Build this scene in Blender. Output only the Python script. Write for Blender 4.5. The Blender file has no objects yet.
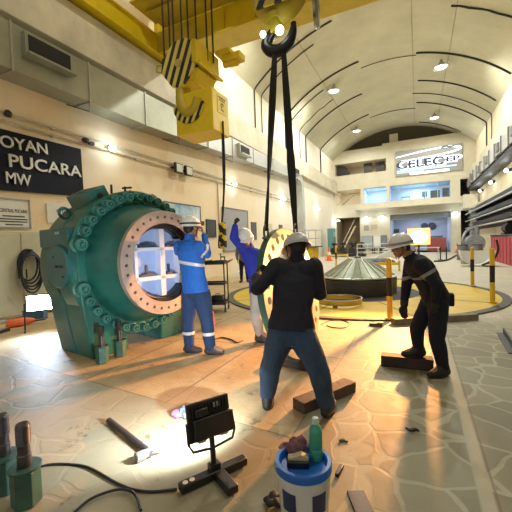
import bpy, bmesh, math, random
from mathutils import Vector, Matrix, Euler, noise
R = math.radians
PI = math.pi
random.seed(7)
scene = bpy.context.scene
COL = scene.collection

# ------------------------------------------------------------------ camera
FPX, YAW, PITCH, ROLL, CAMH = 340.0, R(25.5), math.atan(12 / 340), 0.035, 1.5
_F0 = Vector((-math.sin(YAW), math.cos(YAW), 0)); _R0 = Vector((math.cos(YAW), math.sin(YAW), 0)); _Z = Vector((0, 0, 1))
CF = _F0 * math.cos(PITCH) - _Z * math.sin(PITCH)
_U0 = _Z * math.cos(PITCH) + _F0 * math.sin(PITCH)
CR = _R0 * math.cos(ROLL) - _U0 * math.sin(ROLL)
CU = _U0 * math.cos(ROLL) + _R0 * math.sin(ROLL)
CC = Vector((0, 0, CAMH))
cam_data = bpy.data.cameras.new('camera')
cam_data.sensor_width = 36.0
cam_data.lens = 36.0 * FPX / 512.0
cam_data.clip_start = 0.05
cam_data.clip_end = 200
cam = bpy.data.objects.new('camera', cam_data)
COL.objects.link(cam)
m4 = Matrix((CR, CU, -CF)).transposed().to_4x4()
m4.translation = CC
cam.matrix_world = m4
scene.camera = cam

# ------------------------------------------------------------------ world, lights, exposure
scene.view_settings.view_transform = 'Standard'
scene.view_settings.look = 'None'
scene.view_settings.gamma = 1.0
scene.view_settings.use_curve_mapping = False
scene.view_settings.exposure = 0.12
world = bpy.data.worlds.new('world')
scene.world = world
world.use_nodes = True
bg = world.node_tree.nodes['Background']
bg.inputs[0].default_value = (1.0, 0.96, 0.85, 1)
bg.inputs[1].default_value = 0.50


def light(name, kind, loc, power, color=(1, 1, 1), size=0.2, target=None, spot=None, blend=0.5, size_y=None):
    d = bpy.data.lights.new(name, kind)
    d.energy = power
    d.color = color
    if kind == 'AREA':
        d.size = size
        if size_y:
            d.shape = 'RECTANGLE'; d.size_y = size_y
    elif kind in ('POINT', 'SPOT'):
        d.shadow_soft_size = size
    if kind == 'SPOT':
        d.spot_size = R(spot or 90); d.spot_blend = blend
    o = bpy.data.objects.new(name, d)
    COL.objects.link(o)
    o.location = loc
    if target is not None:
        o.rotation_euler = (Vector(target) - Vector(loc)).to_track_quat('-Z', 'Y').to_euler()
    return o


WARM = (1.0, 0.98, 0.86)
# pendant lamps down the hall, two rows; the nearest pair hangs above the camera's view
LAMPS = [(x, y, 12.7) for y in (5.2, 15.4, 25.6, 35.9) for x in (-5.4, 1.55)]
for x, y, z in LAMPS:
    light('pendant_light', 'SPOT', (x, y, z - 0.32), {5.2: 950 if x > 0 else 500, 15.4: 1500, 25.6: 2700, 35.9: 1000}[y], WARM, 0.18, (x, y, 0), 165, 0.35)
# orange halogen floodlight facing the workers
FLOOD = (0.02, 9.2, 1.52)
light('flood_light', 'SPOT', (FLOOD[0], FLOOD[1] - 0.16, FLOOD[2]), 6000, (1.0, 0.40, 0.11), 0.12, (-1.9, 3.9, 0.0), 48, 0.8)
# white LED floods
LED_A = (-6.44, 3.99, 0.53)
light('led_flood_wall_side', 'SPOT', LED_A, 170, (0.62, 0.76, 1.0), 0.1, (-4.2, 2.2, 0.3), 130, 0.6)
light('led_flood_work', 'SPOT', (-1.335, 1.895, 0.37), 210, (0.90, 0.96, 1.0), 0.07, (-2.9, 2.75, 0.0), 150, 0.9)


def at(px, py, d):
    """point at depth d (metres along the view axis) behind an image point of the 512 frame"""
    return CC + (CF + CR * ((px - 256) / FPX) + CU * ((256 - py) / FPX)) * d


def gz(px, py, z=0.0):
    d = CF + CR * ((px - 256) / FPX) + CU * ((256 - py) / FPX)
    return CC + d * ((z - CAMH) / d.z)


# ------------------------------------------------------------------ materials
MATS = {}


def mat(name, col, rough=0.6, metal=0.0, var=0.0, vscale=4.0, bump=0.0, bscale=30.0, emit=None, estr=0.0, spec=0.5, col2=None, coat=0.0):
    if name in MATS:
        return MATS[name]
    m = bpy.data.materials.new(name)
    m.use_nodes = True
    nt = m.node_tree
    b = nt.nodes['Principled BSDF']
    b.inputs['Base Color'].default_value = (*col, 1)
    b.inputs['Roughness'].default_value = rough
    b.inputs['Metallic'].default_value = metal
    b.inputs['Specular IOR Level'].default_value = spec
    b.inputs['Coat Weight'].default_value = coat
    if emit:
        b.inputs['Emission Color'].default_value = (*emit, 1)
        b.inputs['Emission Strength'].default_value = estr
    tc = nt.nodes.new('ShaderNodeTexCoord')
    if var > 0 or col2:
        n = nt.nodes.new('ShaderNodeTexNoise')
        n.inputs['Scale'].default_value = vscale
        n.inputs['Detail'].default_value = 6
        n.inputs['Roughness'].default_value = 0.65
        nt.links.new(tc.outputs['Object'], n.inputs['Vector'])
        r = nt.nodes.new('ShaderNodeValToRGB')
        r.color_ramp.elements[0].position = 0.3
        r.color_ramp.elements[1].position = 0.7
        c2 = col2 if col2 else tuple(max(0, c * (1 - var)) for c in col)
        c1 = col if col2 else tuple(min(1, c * (1 + var * 0.6)) for c in col)
        r.color_ramp.elements[0].color = (*c2, 1)
        r.color_ramp.elements[1].color = (*c1, 1)
        nt.links.new(n.outputs['Fac'], r.inputs['Fac'])
        nt.links.new(r.outputs['Color'], b.inputs['Base Color'])
    if bump > 0:
        n2 = nt.nodes.new('ShaderNodeTexNoise')
        n2.inputs['Scale'].default_value = bscale
        n2.inputs['Detail'].default_value = 5
        nt.links.new(tc.outputs['Object'], n2.inputs['Vector'])
        bp = nt.nodes.new('ShaderNodeBump')
        bp.inputs['Strength'].default_value = bump
        bp.inputs['Distance'].default_value = 0.02
        nt.links.new(n2.outputs['Fac'], bp.inputs['Height'])
        nt.links.new(bp.outputs['Normal'], b.inputs['Normal'])
    MATS[name] = m
    return m


def stripe_mat(name, axis, period, ca, cb, duty=0.5, phase=0.0, rough=0.5):
    """two paint colours in bands along a direction given in object space"""
    if name in MATS:
        return MATS[name]
    m = mat(name, ca, rough)
    nt = m.node_tree
    b = nt.nodes['Principled BSDF']
    tc = nt.nodes.new('ShaderNodeTexCoord')
    dot = nt.nodes.new('ShaderNodeVectorMath'); dot.operation = 'DOT_PRODUCT'
    v = Vector(axis).normalized()
    dot.inputs[1].default_value = v
    nt.links.new(tc.outputs['Object'], dot.inputs[0])
    a = nt.nodes.new('ShaderNodeMath'); a.operation = 'MULTIPLY_ADD'
    a.inputs[1].default_value = 1 / period; a.inputs[2].default_value = phase
    nt.links.new(dot.outputs['Value'], a.inputs[0])
    fr = nt.nodes.new('ShaderNodeMath'); fr.operation = 'FRACT'
    nt.links.new(a.outputs[0], fr.inputs[0])
    lt = nt.nodes.new('ShaderNodeMath'); lt.operation = 'LESS_THAN'; lt.inputs[1].default_value = duty
    nt.links.new(fr.outputs[0], lt.inputs[0])
    mx = nt.nodes.new('ShaderNodeMix'); mx.data_type = 'RGBA'
    mx.inputs['A'].default_value = (*cb, 1); mx.inputs['B'].default_value = (*ca, 1)
    nt.links.new(lt.outputs[0], mx.inputs['Factor'])
    nt.links.new(mx.outputs['Result'], b.inputs['Base Color'])
    return m


# ------------------------------------------------------------------ mesh helpers
def frame_to(d, up=(0, 0, 1)):
    z = Vector(d).normalized()
    u = Vector(up)
    if abs(z.dot(u.normalized())) > 0.98:
        u = Vector((1, 0, 0))
    x = u.cross(z).normalized()
    y = z.cross(x)
    return Matrix((x, y, z)).transposed()


def box(bm, c, s, rot=None):
    M = Matrix.Translation(Vector(c))
    if rot is not None:
        M = M @ (rot.to_matrix() if isinstance(rot, Euler) else Euler((0, 0, rot)).to_matrix() if isinstance(rot, (int, float)) else rot).to_4x4()
    M = M @ Matrix.Diagonal((*s, 1))
    return bmesh.ops.create_cube(bm, size=1, matrix=M)['verts']


def ring(bm, c, u, v, ru, rv, n):
    return [bm.verts.new(c + u * (ru * math.cos(2 * PI * k / n)) + v * (rv * math.sin(2 * PI * k / n))) for k in range(n)]


def skin(bm, rings, cap=True, closed=False):
    n = len(rings[0])
    L = len(rings)
    for i in range(L if closed else L - 1):
        a, b = rings[i], rings[(i + 1) % L]
        for k in range(n):
            bm.faces.new((a[k], a[(k + 1) % n], b[(k + 1) % n], b[k]))
    if cap and not closed:
        bm.faces.new(list(reversed(rings[0])))
        bm.faces.new(rings[-1])


def cyl(bm, p0, p1, r0, r1=None, n=20):
    p0, p1 = Vector(p0), Vector(p1)
    r1 = r0 if r1 is None else r1
    M = frame_to(p1 - p0)
    skin(bm, [ring(bm, p0, M.col[0], M.col[1], r0, r0, n), ring(bm, p1, M.col[0], M.col[1], r1, r1, n)])


def ell(bm, c, rad, rot=None, seg=20, rings_=12):
    M = Matrix.Translation(Vector(c))
    if rot is not None:
        M = M @ rot.to_4x4()
    M = M @ Matrix.Diagonal((*rad, 1))
    bmesh.ops.create_uvsphere(bm, u_segments=seg, v_segments=rings_, radius=1, matrix=M)


def lathe(bm, prof, c=(0, 0, 0), axis=(0, 0, 1), n=32, closed=False):
    """prof: list of (radius, height along axis)"""
    M = frame_to(axis)
    c = Vector(c)
    rs = []
    for r, h in prof:
        rs.append(ring(bm, c + M.col[2] * h, M.col[0], M.col[1], max(r, 1e-4), max(r, 1e-4), n))
    skin(bm, rs, cap=not closed, closed=closed)


def catmull(pts, sub=6):
    pts = [Vector(p) for p in pts]
    if len(pts) < 3:
        return pts
    out = []
    for i in range(len(pts) - 1):
        p0 = pts[i - 1] if i else pts[0] * 2 - pts[1]
        p1, p2 = pts[i], pts[i + 1]
        p3 = pts[i + 2] if i + 2 < len(pts) else p2 * 2 - p1
        for k in range(sub):
            t = k / sub
            out.append(0.5 * ((2 * p1) + (p2 - p0) * t + (2 * p0 - 5 * p1 + 4 * p2 - p3) * t * t + (3 * p1 - p0 - 3 * p2 + p3) * t ** 3))
    out.append(pts[-1])
    return out


def tube(bm, pts, r, n=8, closed=False):
    pts = [Vector(p) for p in pts]
    rs = []
    L = len(pts)
    prev = None
    for i, p in enumerate(pts):
        a = pts[(i - 1) % L] if (closed or i) else p
        b = pts[(i + 1) % L] if (closed or i < L - 1) else p
        t = (b - a).normalized()
        if prev is None:
            M = frame_to(t); u = M.col[0].copy()
        else:
            u = (prev - t * prev.dot(t)).normalized()
        v = t.cross(u)
        prev = u
        rr = r[i] if isinstance(r, (list, tuple)) else r
        rs.append(ring(bm, p, u, v, rr, rr, n))
    skin(bm, rs, closed=closed)


def prism(bm, poly, M, d0, d1):
    """poly in the XY plane of 4x4 matrix M, extruded from z=d0 to z=d1"""
    a = [bm.verts.new(M @ Vector((x, y, d0))) for x, y in poly]
    b = [bm.verts.new(M @ Vector((x, y, d1))) for x, y in poly]
    n = len(poly)
    bm.faces.new(list(reversed(a)))
    bm.faces.new(b)
    for k in range(n):
        bm.faces.new((a[k], a[(k + 1) % n], b[(k + 1) % n], b[k]))


def basis(o, x, y):
    x = Vector(x).normalized(); y = Vector(y).normalized(); z = x.cross(y).normalized(); y = z.cross(x)
    M = Matrix((x, y, z)).transposed().to_4x4()
    M.translation = Vector(o)
    return M


def loft(bm, secs, n=20):
    """secs: (centre, u vector*half-width, v vector*half-depth)"""
    rs = []
    for c, u, v in secs:
        c, u, v = Vector(c), Vector(u), Vector(v)
        rs.append([bm.verts.new(c + u * math.cos(2 * PI * k / n) + v * math.sin(2 * PI * k / n)) for k in range(n)])
    skin(bm, rs)


def bm_():
    return bmesh.new()


def obj(name, bm, material, parent=None, smooth=True, bevel=0.0, angle=35, loc=None):
    bmesh.ops.recalc_face_normals(bm, faces=bm.faces[:])
    me = bpy.data.meshes.new(name)
    bm.to_mesh(me)
    bm.free()
    o = bpy.data.objects.new(name, me)
    COL.objects.link(o)
    for mm in (material if isinstance(material, (list, tuple)) else [material]):
        me.materials.append(mm)
    if smooth:
        for p in me.polygons:
            p.use_smooth = True
        me.set_sharp_from_angle(angle=R(angle))
    if bevel > 0:
        b = o.modifiers.new('bevel', 'BEVEL')
        b.width = bevel; b.segments = 2; b.limit_method = 'ANGLE'; b.angle_limit = R(40)
    if parent is not None:
        o.parent = parent
    if loc is not None:
        o.location = loc
    return o


def tag(o, label, cat, group=None, kind=None):
    o['label'] = label
    o['category'] = cat
    if group:
        o['group'] = group
    if kind:
        o['kind'] = kind
    return o


def thing(name, label, cat, loc=(0, 0, 0), rotz=0.0, group=None):
    o = bpy.data.objects.new(name, None)
    o.empty_display_size = 0.1
    COL.objects.link(o)
    o.location = loc
    o.rotation_euler = (0, 0, rotz)
    return tag(o, label, cat, group)


def struct(name, bm, m, parent=None, **kw):
    o = obj(name, bm, m, parent, **kw)
    if parent is None:
        o['kind'] = 'structure'
    return o


def copy_tree(o, loc=None, rotz=None, label=None, parent=None):
    c = o.copy()
    COL.objects.link(c)
    if parent is not None:
        c.parent = parent
    if loc is not None:
        c.location = loc
    if rotz is not None:
        c.rotation_euler = (0, 0, rotz)
    if label:
        c['label'] = label
    for ch in list(o.children):
        copy_tree(ch, parent=c)
    return c


def text_bm(body, size, M, depth=0.01, offset=0.0, spacing=1.0):
    cu = bpy.data.curves.new('txt', 'FONT')
    cu.body = body
    cu.size = size
    cu.extrude = depth / 2
    cu.offset = offset
    cu.space_character = spacing
    cu.resolution_u = 4
    to = bpy.data.objects.new('txt', cu)
    COL.objects.link(to)
    dg = bpy.context.evaluated_depsgraph_get()
    me = bpy.data.meshes.new_from_object(to.evaluated_get(dg))
    bm = bm_()
    bm.from_mesh(me)
    xs = [v.co.x for v in bm.verts]; ys = [v.co.y for v in bm.verts]
    w, h = max(xs) - min(xs), max(ys) - min(ys)
    for v in bm.verts:
        v.co.x -= min(xs); v.co.y -= 0
    bpy.data.objects.remove(to); bpy.data.curves.remove(cu); bpy.data.meshes.remove(me)
    bm.transform(M)
    return bm, w, h


def text_fit(body, M, width, height, depth=0.01, offset=0.0):
    """lettering scaled to a width and cap height"""
    bm, w, h = text_bm(body, 1.0, Matrix(), depth, offset)
    bm.transform(M @ Matrix.Diagonal((width / w, height / h, 1, 1)))
    return bm


def holed_annulus(bm, r_in, r_out, r_c, r_h, n, x0, x1, flat=8, c=(0, 0, 0), M=None):
    """ring about the X axis with n round through-holes on radius r_c; x0..x1 thickness"""
    M = M or Matrix()
    c = Vector(c)
    m = 16
    half = PI / n
    outer_ang = []
    for k in range(n):
        a0 = 2 * PI * k / n
        cx = Vector((r_c * math.cos(a0), r_c * math.sin(a0)))
        loop_h, loop_b = [], []
        er, et = Vector((math.cos(a0), math.sin(a0))), Vector((-math.sin(a0), math.cos(a0)))
        # boundary points: 4 corners + edge subdivisions, listed counter-clockwise from the outer middle
        bpts = []
        for t in (0, 0.5, 1): bpts.append((r_out, half * t))
        for t in (1 / 3, 2 / 3): bpts.append((r_out + (r_in - r_out) * t, half))
        for t in (1, 0.5, 0, -0.5, -1): bpts.append((r_in, half * t))
        for t in (2 / 3, 1 / 3): bpts.append((r_out + (r_in - r_out) * t, -half))
        for t in (-1, -0.5): bpts.append((r_out, half * t))
        for (rr, aa) in bpts:
            p = Vector((rr * math.cos(a0 + aa), rr * math.sin(a0 + aa)))
            d = (p - cx).normalized()
            loop_b.append(p); loop_h.append(cx + d * r_h)
        L = len(bpts)
        def V(p, x): return bm.verts.new(M @ (c + Vector((x, p.x, p.y))))
        b0 = [V(p, x0) for p in loop_b]; b1 = [V(p, x1) for p in loop_b]
        h0 = [V(p, x0) for p in loop_h]; h1 = [V(p, x1) for p in loop_h]
        for i in range(L):
            j = (i + 1) % L
            bm.faces.new((b1[i], b1[j], h1[j], h1[i]))
            bm.faces.new((b0[j], b0[i], h0[i], h0[j]))
            bm.faces.new((h1[i], h1[j], h0[j], h0[i]))
            ri, rj = bpts[i], bpts[j]
            if ri[0] == rj[0]:                       # outer and inner rims
                bm.faces.new((b0[i], b0[j], b1[j], b1[i]))
    bmesh.ops.remove_doubles(bm, verts=bm.verts[:], dist=1e-5)

# ------------------------------------------------------------------ floor
class N:
    """short node writer for one material"""
    def __init__(s, name, rough=0.5):
        s.m = mat(name, (0.5, 0.5, 0.5), rough)
        s.nt = s.m.node_tree
        s.b = s.nt.nodes['Principled BSDF']
        s.tc = s.nt.nodes.new('ShaderNodeTexCoord').outputs['Object']
        s.sep = s.nt.nodes.new('ShaderNodeSeparateXYZ')
        s.nt.links.new(s.tc, s.sep.inputs[0])
        s.x, s.y, s.z = s.sep.outputs
    def _in(s, sock, v):
        if isinstance(v, (int, float)): sock.default_value = v
        elif isinstance(v, tuple): sock.default_value = v if len(v) == len(sock.default_value) else (*v, 1)
        else: s.nt.links.new(v, sock)
    def math(s, op, a, b=0.0, c=0.0, clamp=False):
        n = s.nt.nodes.new('ShaderNodeMath'); n.operation = op; n.use_clamp = clamp
        for i, v in enumerate((a, b, c)): s._in(n.inputs[i], v)
        return n.outputs[0]
    def noise(s, scale, detail=5, rough=0.6, vec=None):
        n = s.nt.nodes.new('ShaderNodeTexNoise')
        n.inputs['Scale'].default_value = scale; n.inputs['Detail'].default_value = detail; n.inputs['Roughness'].default_value = rough
        s.nt.links.new(vec or s.tc, n.inputs['Vector'])
        return n.outputs
    def vor(s, scale, feature, vec=None, rand=1.0):
        n = s.nt.nodes.new('ShaderNodeTexVoronoi'); n.feature = feature
        n.inputs['Scale'].default_value = scale; n.inputs['Randomness'].default_value = rand
        s.nt.links.new(vec or s.tc, n.inputs['Vector'])
        return n.outputs
    def step(s, v, lo, hi):
        n = s.nt.nodes.new('ShaderNodeMapRange'); n.clamp = True; n.interpolation_type = 'SMOOTHSTEP'
        s._in(n.inputs['Value'], v); n.inputs['From Min'].default_value = lo; n.inputs['From Max'].default_value = hi
        return n.outputs[0]
    def mix(s, f, a, b):
        n = s.nt.nodes.new('ShaderNodeMix'); n.data_type = 'RGBA'
        s._in(n.inputs['Factor'], f); s._in(n.inputs['A'], a); s._in(n.inputs['B'], b)
        return n.outputs['Result']
    def vadd(s, a, b, k):
        n = s.nt.nodes.new('ShaderNodeVectorMath'); n.operation = 'MULTIPLY_ADD'
        s.nt.links.new(b, n.inputs[0]); n.inputs[1].default_value = (k, k, k); s.nt.links.new(a, n.inputs[2])
        return n.outputs[0]
    def bump(s, h, strength, dist=0.02):
        n = s.nt.nodes.new('ShaderNodeBump'); n.inputs['Strength'].default_value = strength; n.inputs['Distance'].default_value = dist
        s.nt.links.new(h, n.inputs['Height']); s.nt.links.new(n.outputs[0], s.b.inputs['Normal'])
    def color(s, c): s.nt.links.new(c, s.b.inputs['Base Color'])
    def roughness(s, r): s.nt.links.new(r, s.b.inputs['Roughness'])


fl = N('floor_paving', 0.45)
warp = fl.vadd(fl.tc, fl.noise(1.6, 2)['Color'], 0.28)
edge = fl.vor(2.9, 'DISTANCE_TO_EDGE', warp)['Distance']
cell = fl.vor(2.9, 'F1', warp)['Color']
cs = fl.nt.nodes.new('ShaderNodeSeparateColor'); fl.nt.links.new(cell, cs.inputs[0])
big = fl.noise(0.7, 6)['Fac']
fine = fl.noise(9, 8, 0.7)['Fac']
stone = fl.mix(cs.outputs[0], (0.175, 0.165, 0.10), (0.25, 0.235, 0.15))
stone = fl.mix(fl.step(big, 0.35, 0.7), fl.mix(0.25, stone, (0.14, 0.125, 0.07)), stone)
grout_w = fl.math('MULTIPLY_ADD', fine, 0.05, 0.012)
grout = fl.math('SUBTRACT', 1.0, fl.step(fl.math('SUBTRACT', edge, grout_w), -0.012, 0.02))
# the wide joint running along the hall at x = 0.36
strip = fl.math('SUBTRACT', 1.0, fl.step(fl.math('ABSOLUTE', fl.math('SUBTRACT', fl.x, 0.33)), 0.03, 0.05))
grout = fl.math('MAXIMUM', grout, strip)
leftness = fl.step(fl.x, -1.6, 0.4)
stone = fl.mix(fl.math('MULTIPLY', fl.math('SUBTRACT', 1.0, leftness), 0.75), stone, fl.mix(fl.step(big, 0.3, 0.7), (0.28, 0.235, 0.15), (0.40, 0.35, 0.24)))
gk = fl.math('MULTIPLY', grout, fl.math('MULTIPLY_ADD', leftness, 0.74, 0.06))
paving = fl.mix(gk, stone, (0.37, 0.35, 0.25))
crack = fl.math('SUBTRACT', 1.0, fl.step(fl.math('ABSOLUTE', fl.math('SUBTRACT', fl.x, 0.385)), 0.004, 0.012))
paving = fl.mix(fl.math('MULTIPLY', crack, 0.7), paving, (0.12, 0.09, 0.05))
# smooth slab floor round the valve: x < -0.9 beyond the cross joint
seam_y = fl.math('MULTIPLY_ADD', fl.x, -0.084, 2.334)
dy = fl.math('SUBTRACT', fl.y, seam_y)
slabmask = fl.math('MULTIPLY', fl.math('MULTIPLY', fl.step(fl.math('MULTIPLY', fl.x, -1.0), 0.89, 0.91), fl.step(dy, -0.01, 0.01)), fl.math('SUBTRACT', 1.0, fl.step(fl.y, 13.99, 14.01)))
slab = fl.mix(fl.step(fl.noise(1.1, 7, 0.7)['Fac'], 0.35, 0.68), (0.36, 0.255, 0.13), (0.50, 0.37, 0.20))
slab = fl.mix(fl.math('MULTIPLY', fl.step(fl.noise(38, 3)['Fac'], 0.45, 0.7), 0.35), slab, (0.60, 0.45, 0.26))
def line(v, c, w): return fl.math('SUBTRACT', 1.0, fl.step(fl.math('ABSOLUTE', fl.math('SUBTRACT', v, c)), w * 0.5, w))
sm = line(fl.x, -0.9, 0.016)
for c in (-2.22, -3.5, -4.9): sm = fl.math('MAXIMUM', sm, line(fl.x, c, 0.014))
for c in (0.0, 1.9, 3.9): sm = fl.math('MAXIMUM', sm, line(dy, c, 0.016))
slab = fl.mix(fl.math('MULTIPLY', sm, 0.75), slab, (0.10, 0.07, 0.04))
# pale brick-bond tiles beyond the pit on the right half of the hall
bk = fl.nt.nodes.new('ShaderNodeTexBrick'); fl.nt.links.new(fl.tc, bk.inputs['Vector'])
bk.inputs['Scale'].default_value = 1.6; bk.inputs['Mortar Size'].default_value = 0.012
bk.inputs['Color1'].default_value = (0.52, 0.49, 0.41, 1); bk.inputs['Color2'].default_value = (0.44, 0.41, 0.33, 1); bk.inputs['Mortar'].default_value = (0.33, 0.30, 0.23, 1)
paving = fl.mix(fl.math('MULTIPLY', fl.step(fl.math('ADD', fl.y, fl.math('MULTIPLY', big, 1.2)), 6.6, 8.6), 0.9), paving, bk.outputs['Color'])
base = fl.mix(slabmask, paving, slab)
spots = fl.math('MULTIPLY', fl.step(fl.noise(3.4, 9, 0.75)['Fac'], 0.575, 0.66), 0.66)
spots = fl.math('MULTIPLY', spots, fl.math('SUBTRACT', 1.15, leftness))
base = fl.mix(spots, base, (0.10, 0.07, 0.03))
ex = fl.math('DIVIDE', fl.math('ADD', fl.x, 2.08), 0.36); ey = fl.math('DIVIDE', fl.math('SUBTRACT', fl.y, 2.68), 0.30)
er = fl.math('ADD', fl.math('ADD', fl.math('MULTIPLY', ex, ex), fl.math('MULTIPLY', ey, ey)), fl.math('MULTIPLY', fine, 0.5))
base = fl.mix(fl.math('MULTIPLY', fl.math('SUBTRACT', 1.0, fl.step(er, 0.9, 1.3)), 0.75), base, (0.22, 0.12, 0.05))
fl.b.inputs['Specular IOR Level'].default_value = 0.35
fl.color(base)
fl.roughness(fl.math('MULTIPLY_ADD', fine, 0.30, 0.42))
fl.bump(fl.math('ADD', fl.math('MULTIPLY', grout, -0.5), fl.math('MULTIPLY', fine, 0.6)), 0.25, 0.012)

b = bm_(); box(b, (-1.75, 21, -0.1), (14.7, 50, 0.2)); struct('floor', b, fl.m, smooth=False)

# ------------------------------------------------------------------ walls and vault
XL, XR, YB, YF, XC = -8.8, 5.3, 48.0, -4.0, -1.75
wl = N('wall_plaster', 0.8)
w1 = fl and wl.mix(wl.step(wl.noise(0.5, 6)['Fac'], 0.4, 0.66), (0.78, 0.62, 0.41), (0.78, 0.68, 0.52))
w1 = wl.mix(wl.math('MULTIPLY', wl.step(wl.noise(0.8, 7, 0.7)['Fac'], 0.56, 0.64), 0.25), w1, (0.60, 0.42, 0.22))
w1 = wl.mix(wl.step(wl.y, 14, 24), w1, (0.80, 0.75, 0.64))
wl.color(w1); wl.bump(wl.noise(14, 5)['Fac'], 0.12)
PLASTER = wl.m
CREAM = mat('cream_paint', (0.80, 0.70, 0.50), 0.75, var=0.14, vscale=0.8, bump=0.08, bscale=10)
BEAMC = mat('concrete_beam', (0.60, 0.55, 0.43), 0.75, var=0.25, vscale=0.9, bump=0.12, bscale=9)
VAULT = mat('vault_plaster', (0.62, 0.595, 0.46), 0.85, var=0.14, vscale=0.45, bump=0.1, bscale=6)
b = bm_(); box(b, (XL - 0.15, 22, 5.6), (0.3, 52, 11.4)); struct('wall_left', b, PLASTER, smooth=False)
b = bm_(); box(b, (XR + 0.15, 22, 5.6), (0.3, 52, 11.4)); struct('wall_right', b, CREAM, smooth=False)
b = bm_(); box(b, (XC, 41.0, 12.6), (14.1, 0.3, 3.6)); struct('wall_back', b, mat('dark_roof_space', (0.07, 0.06, 0.045), 0.9), smooth=False)

HW, ZS, ZT = 7.05, 10.8, 13.7
RR = (HW ** 2 + (ZT - ZS) ** 2) / (2 * (ZT - ZS))
def vz(x): return ZT - RR + math.sqrt(max(RR * RR - (x - XC) ** 2, 0))
b = bm_()
prof = [(XC - HW + 2 * HW * k / 48, 0) for k in range(49)]
pts = [(x, vz(x)) for x, _ in prof]
poly = pts + [(x, z + 0.3) for x, z in reversed(pts)]
prism(b, poly, basis((0, 0, 0), (1, 0, 0), (0, 0, 1)), 4.0, -41.2)
struct('ceiling', b, VAULT, angle=30)
# fine construction joints of the vault
JOINT = mat('vault_joint', (0.42, 0.36, 0.25), 0.9)
for k, x in enumerate((-5.9, -0.1, 1.95)):
    b = bm_(); box(b, (x, 26, vz(x) - 0.006), (0.035, 44, 0.02)); struct('trim_%d' % (k + 1), b, JOINT, smooth=False)

# crane runway beams, left and right
def runway(x0, x1, name):
    b = bm_(); box(b, ((x0 + x1) / 2, 22, 7.6), (abs(x1 - x0), 52, 1.25)); struct(name, b, BEAMC, bevel=0.02)
runway(XL, XL + 0.42, 'trim_4')
runway(XR, XR - 0.55, 'trim_5')
b = bm_(); box(b, (XL + 0.25, 22, 8.27), (0.09, 52, 0.12)); struct('trim_6', b, mat('rail_steel', (0.16, 0.14, 0.12), 0.4, 0.8))
b = bm_(); box(b, (XR - 0.3, 22, 8.27), (0.09, 52, 0.12)); struct('trim_7', b, MATS['rail_steel'])

# ------------------------------------------------------------------ facade at the far end of the hall
FY = 40.0
FACADE = mat('facade_paint', (0.66, 0.62, 0.50), 0.8, var=0.10, vscale=0.9)
def fbox(name, x0, x1, z0, z1, y0=FY, y1=FY + 0.35, m=FACADE, **k):
    b = bm_(); box(b, ((x0 + x1) / 2, (y0 + y1) / 2, (z0 + z1) / 2), (x1 - x0, y1 - y0, z1 - z0)); return struct(name, b, m, smooth=False, **k)
b = bm_()
def fb(x0, x1, z0, z1, y0=FY, y1=FY + 0.35): box(b, ((x0 + x1) / 2, (y0 + y1) / 2, (z0 + z1) / 2), (x1 - x0, y1 - y0, z1 - z0))
fb(XL, XR, 4.15, 5.6)                       # band below the office windows
fb(XL, XR, 7.3, 9.0)                        # band below the balcony
fb(XL, -8.55, 0, 4.15); fb(XL, -8.55, 5.6, 7.3); fb(XL, -8.55, 9.0, 11.75)                     # left edge
fb(-8.55, -3.0, 10.35, 11.75)               # over the balcony
fb(-3.0, XR, 9.0, 11.75)                    # sign wall
fb(-3.0, -2.7, 0, 4.15); fb(-3.0, -2.7, 5.6, 7.3)                      # pier left of the windows
fb(3.1, 3.95, 0, 4.15); fb(3.1, 3.95, 5.6, 7.3)                       # pier right of the windows
fb(4.8, XR, 0, 4.15); fb(4.8, XR, 5.6, 7.3)
fb(-5.75, -5.4, 5.6, 7.3)
fb(-5.9, -3.0, 0, 4.15)                     # white notice wall on the ground floor
fb(-3.35, 4.4, 11.75, 11.95, FY - 0.05, FY + 0.1)
struct('wall_front', b, FACADE, smooth=False)
b = bm_(); box(b, (-0.6, 39.2, 4.9), (11.2, 1.6, 0.14)); box(b, (4.6, 39.0, 4.86), (1.2, 2.0, 1.3))
struct('trim_8', b, FACADE, smooth=False)

# rooms behind the openings
def room(name, x0, x1, z0, z1, y1, m, lamp=None, col=(0.85, 0.93, 1.0)):
    b = bm_()
    y0 = FY + 0.35
    t = 0.12
    box(b, ((x0 + x1) / 2, y1 + t / 2, (z0 + z1) / 2), (x1 - x0 + 2 * t, t, z1 - z0 + 2 * t))
    box(b, ((x0 + x1) / 2, (y0 + y1) / 2, z1 + t / 2), (x1 - x0, y1 - y0, t))
    box(b, ((x0 + x1) / 2, (y0 + y1) / 2, z0 - t / 2), (x1 - x0, y1 - y0, t))
    for x in (x0 - t / 2, x1 + t / 2): box(b, (x, (y0 + y1) / 2, (z0 + z1) / 2), (t, y1 - y0, z1 - z0 + 2 * t))
    struct(name, b, m, smooth=False)
    if lamp: light('room_light', 'AREA', ((x0 + x1) / 2, (y0 + y1) / 2, z1 - 0.1), lamp, col, min(x1 - x0, 3) * 0.8, ((x0 + x1) / 2, (y0 + y1) / 2, 0), size_y=1.0)
BLUEROOM = mat('office_wall', (0.62, 0.72, 0.82), 0.7)
DARKROOM = mat('store_wall', (0.30, 0.24, 0.16), 0.8)
room('wall_office', -2.7, 3.1, 5.6, 7.3, 43, BLUEROOM, 110)
room('wall_office_left', -5.4, -3.0, 5.6, 7.3, 43, BLUEROOM, 60)
room('wall_landing', -8.55, -5.75, 5.6, 7.3, 43, mat('landing_wall', (0.72, 0.66, 0.52), 0.8), 25, (1, 0.95, 0.8))
room('wall_balcony', -8.55, -3.0, 9.0, 10.35, 43, mat('balcony_wall', (0.62, 0.55, 0.42), 0.8), 14, (1, 0.95, 0.8))
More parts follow.
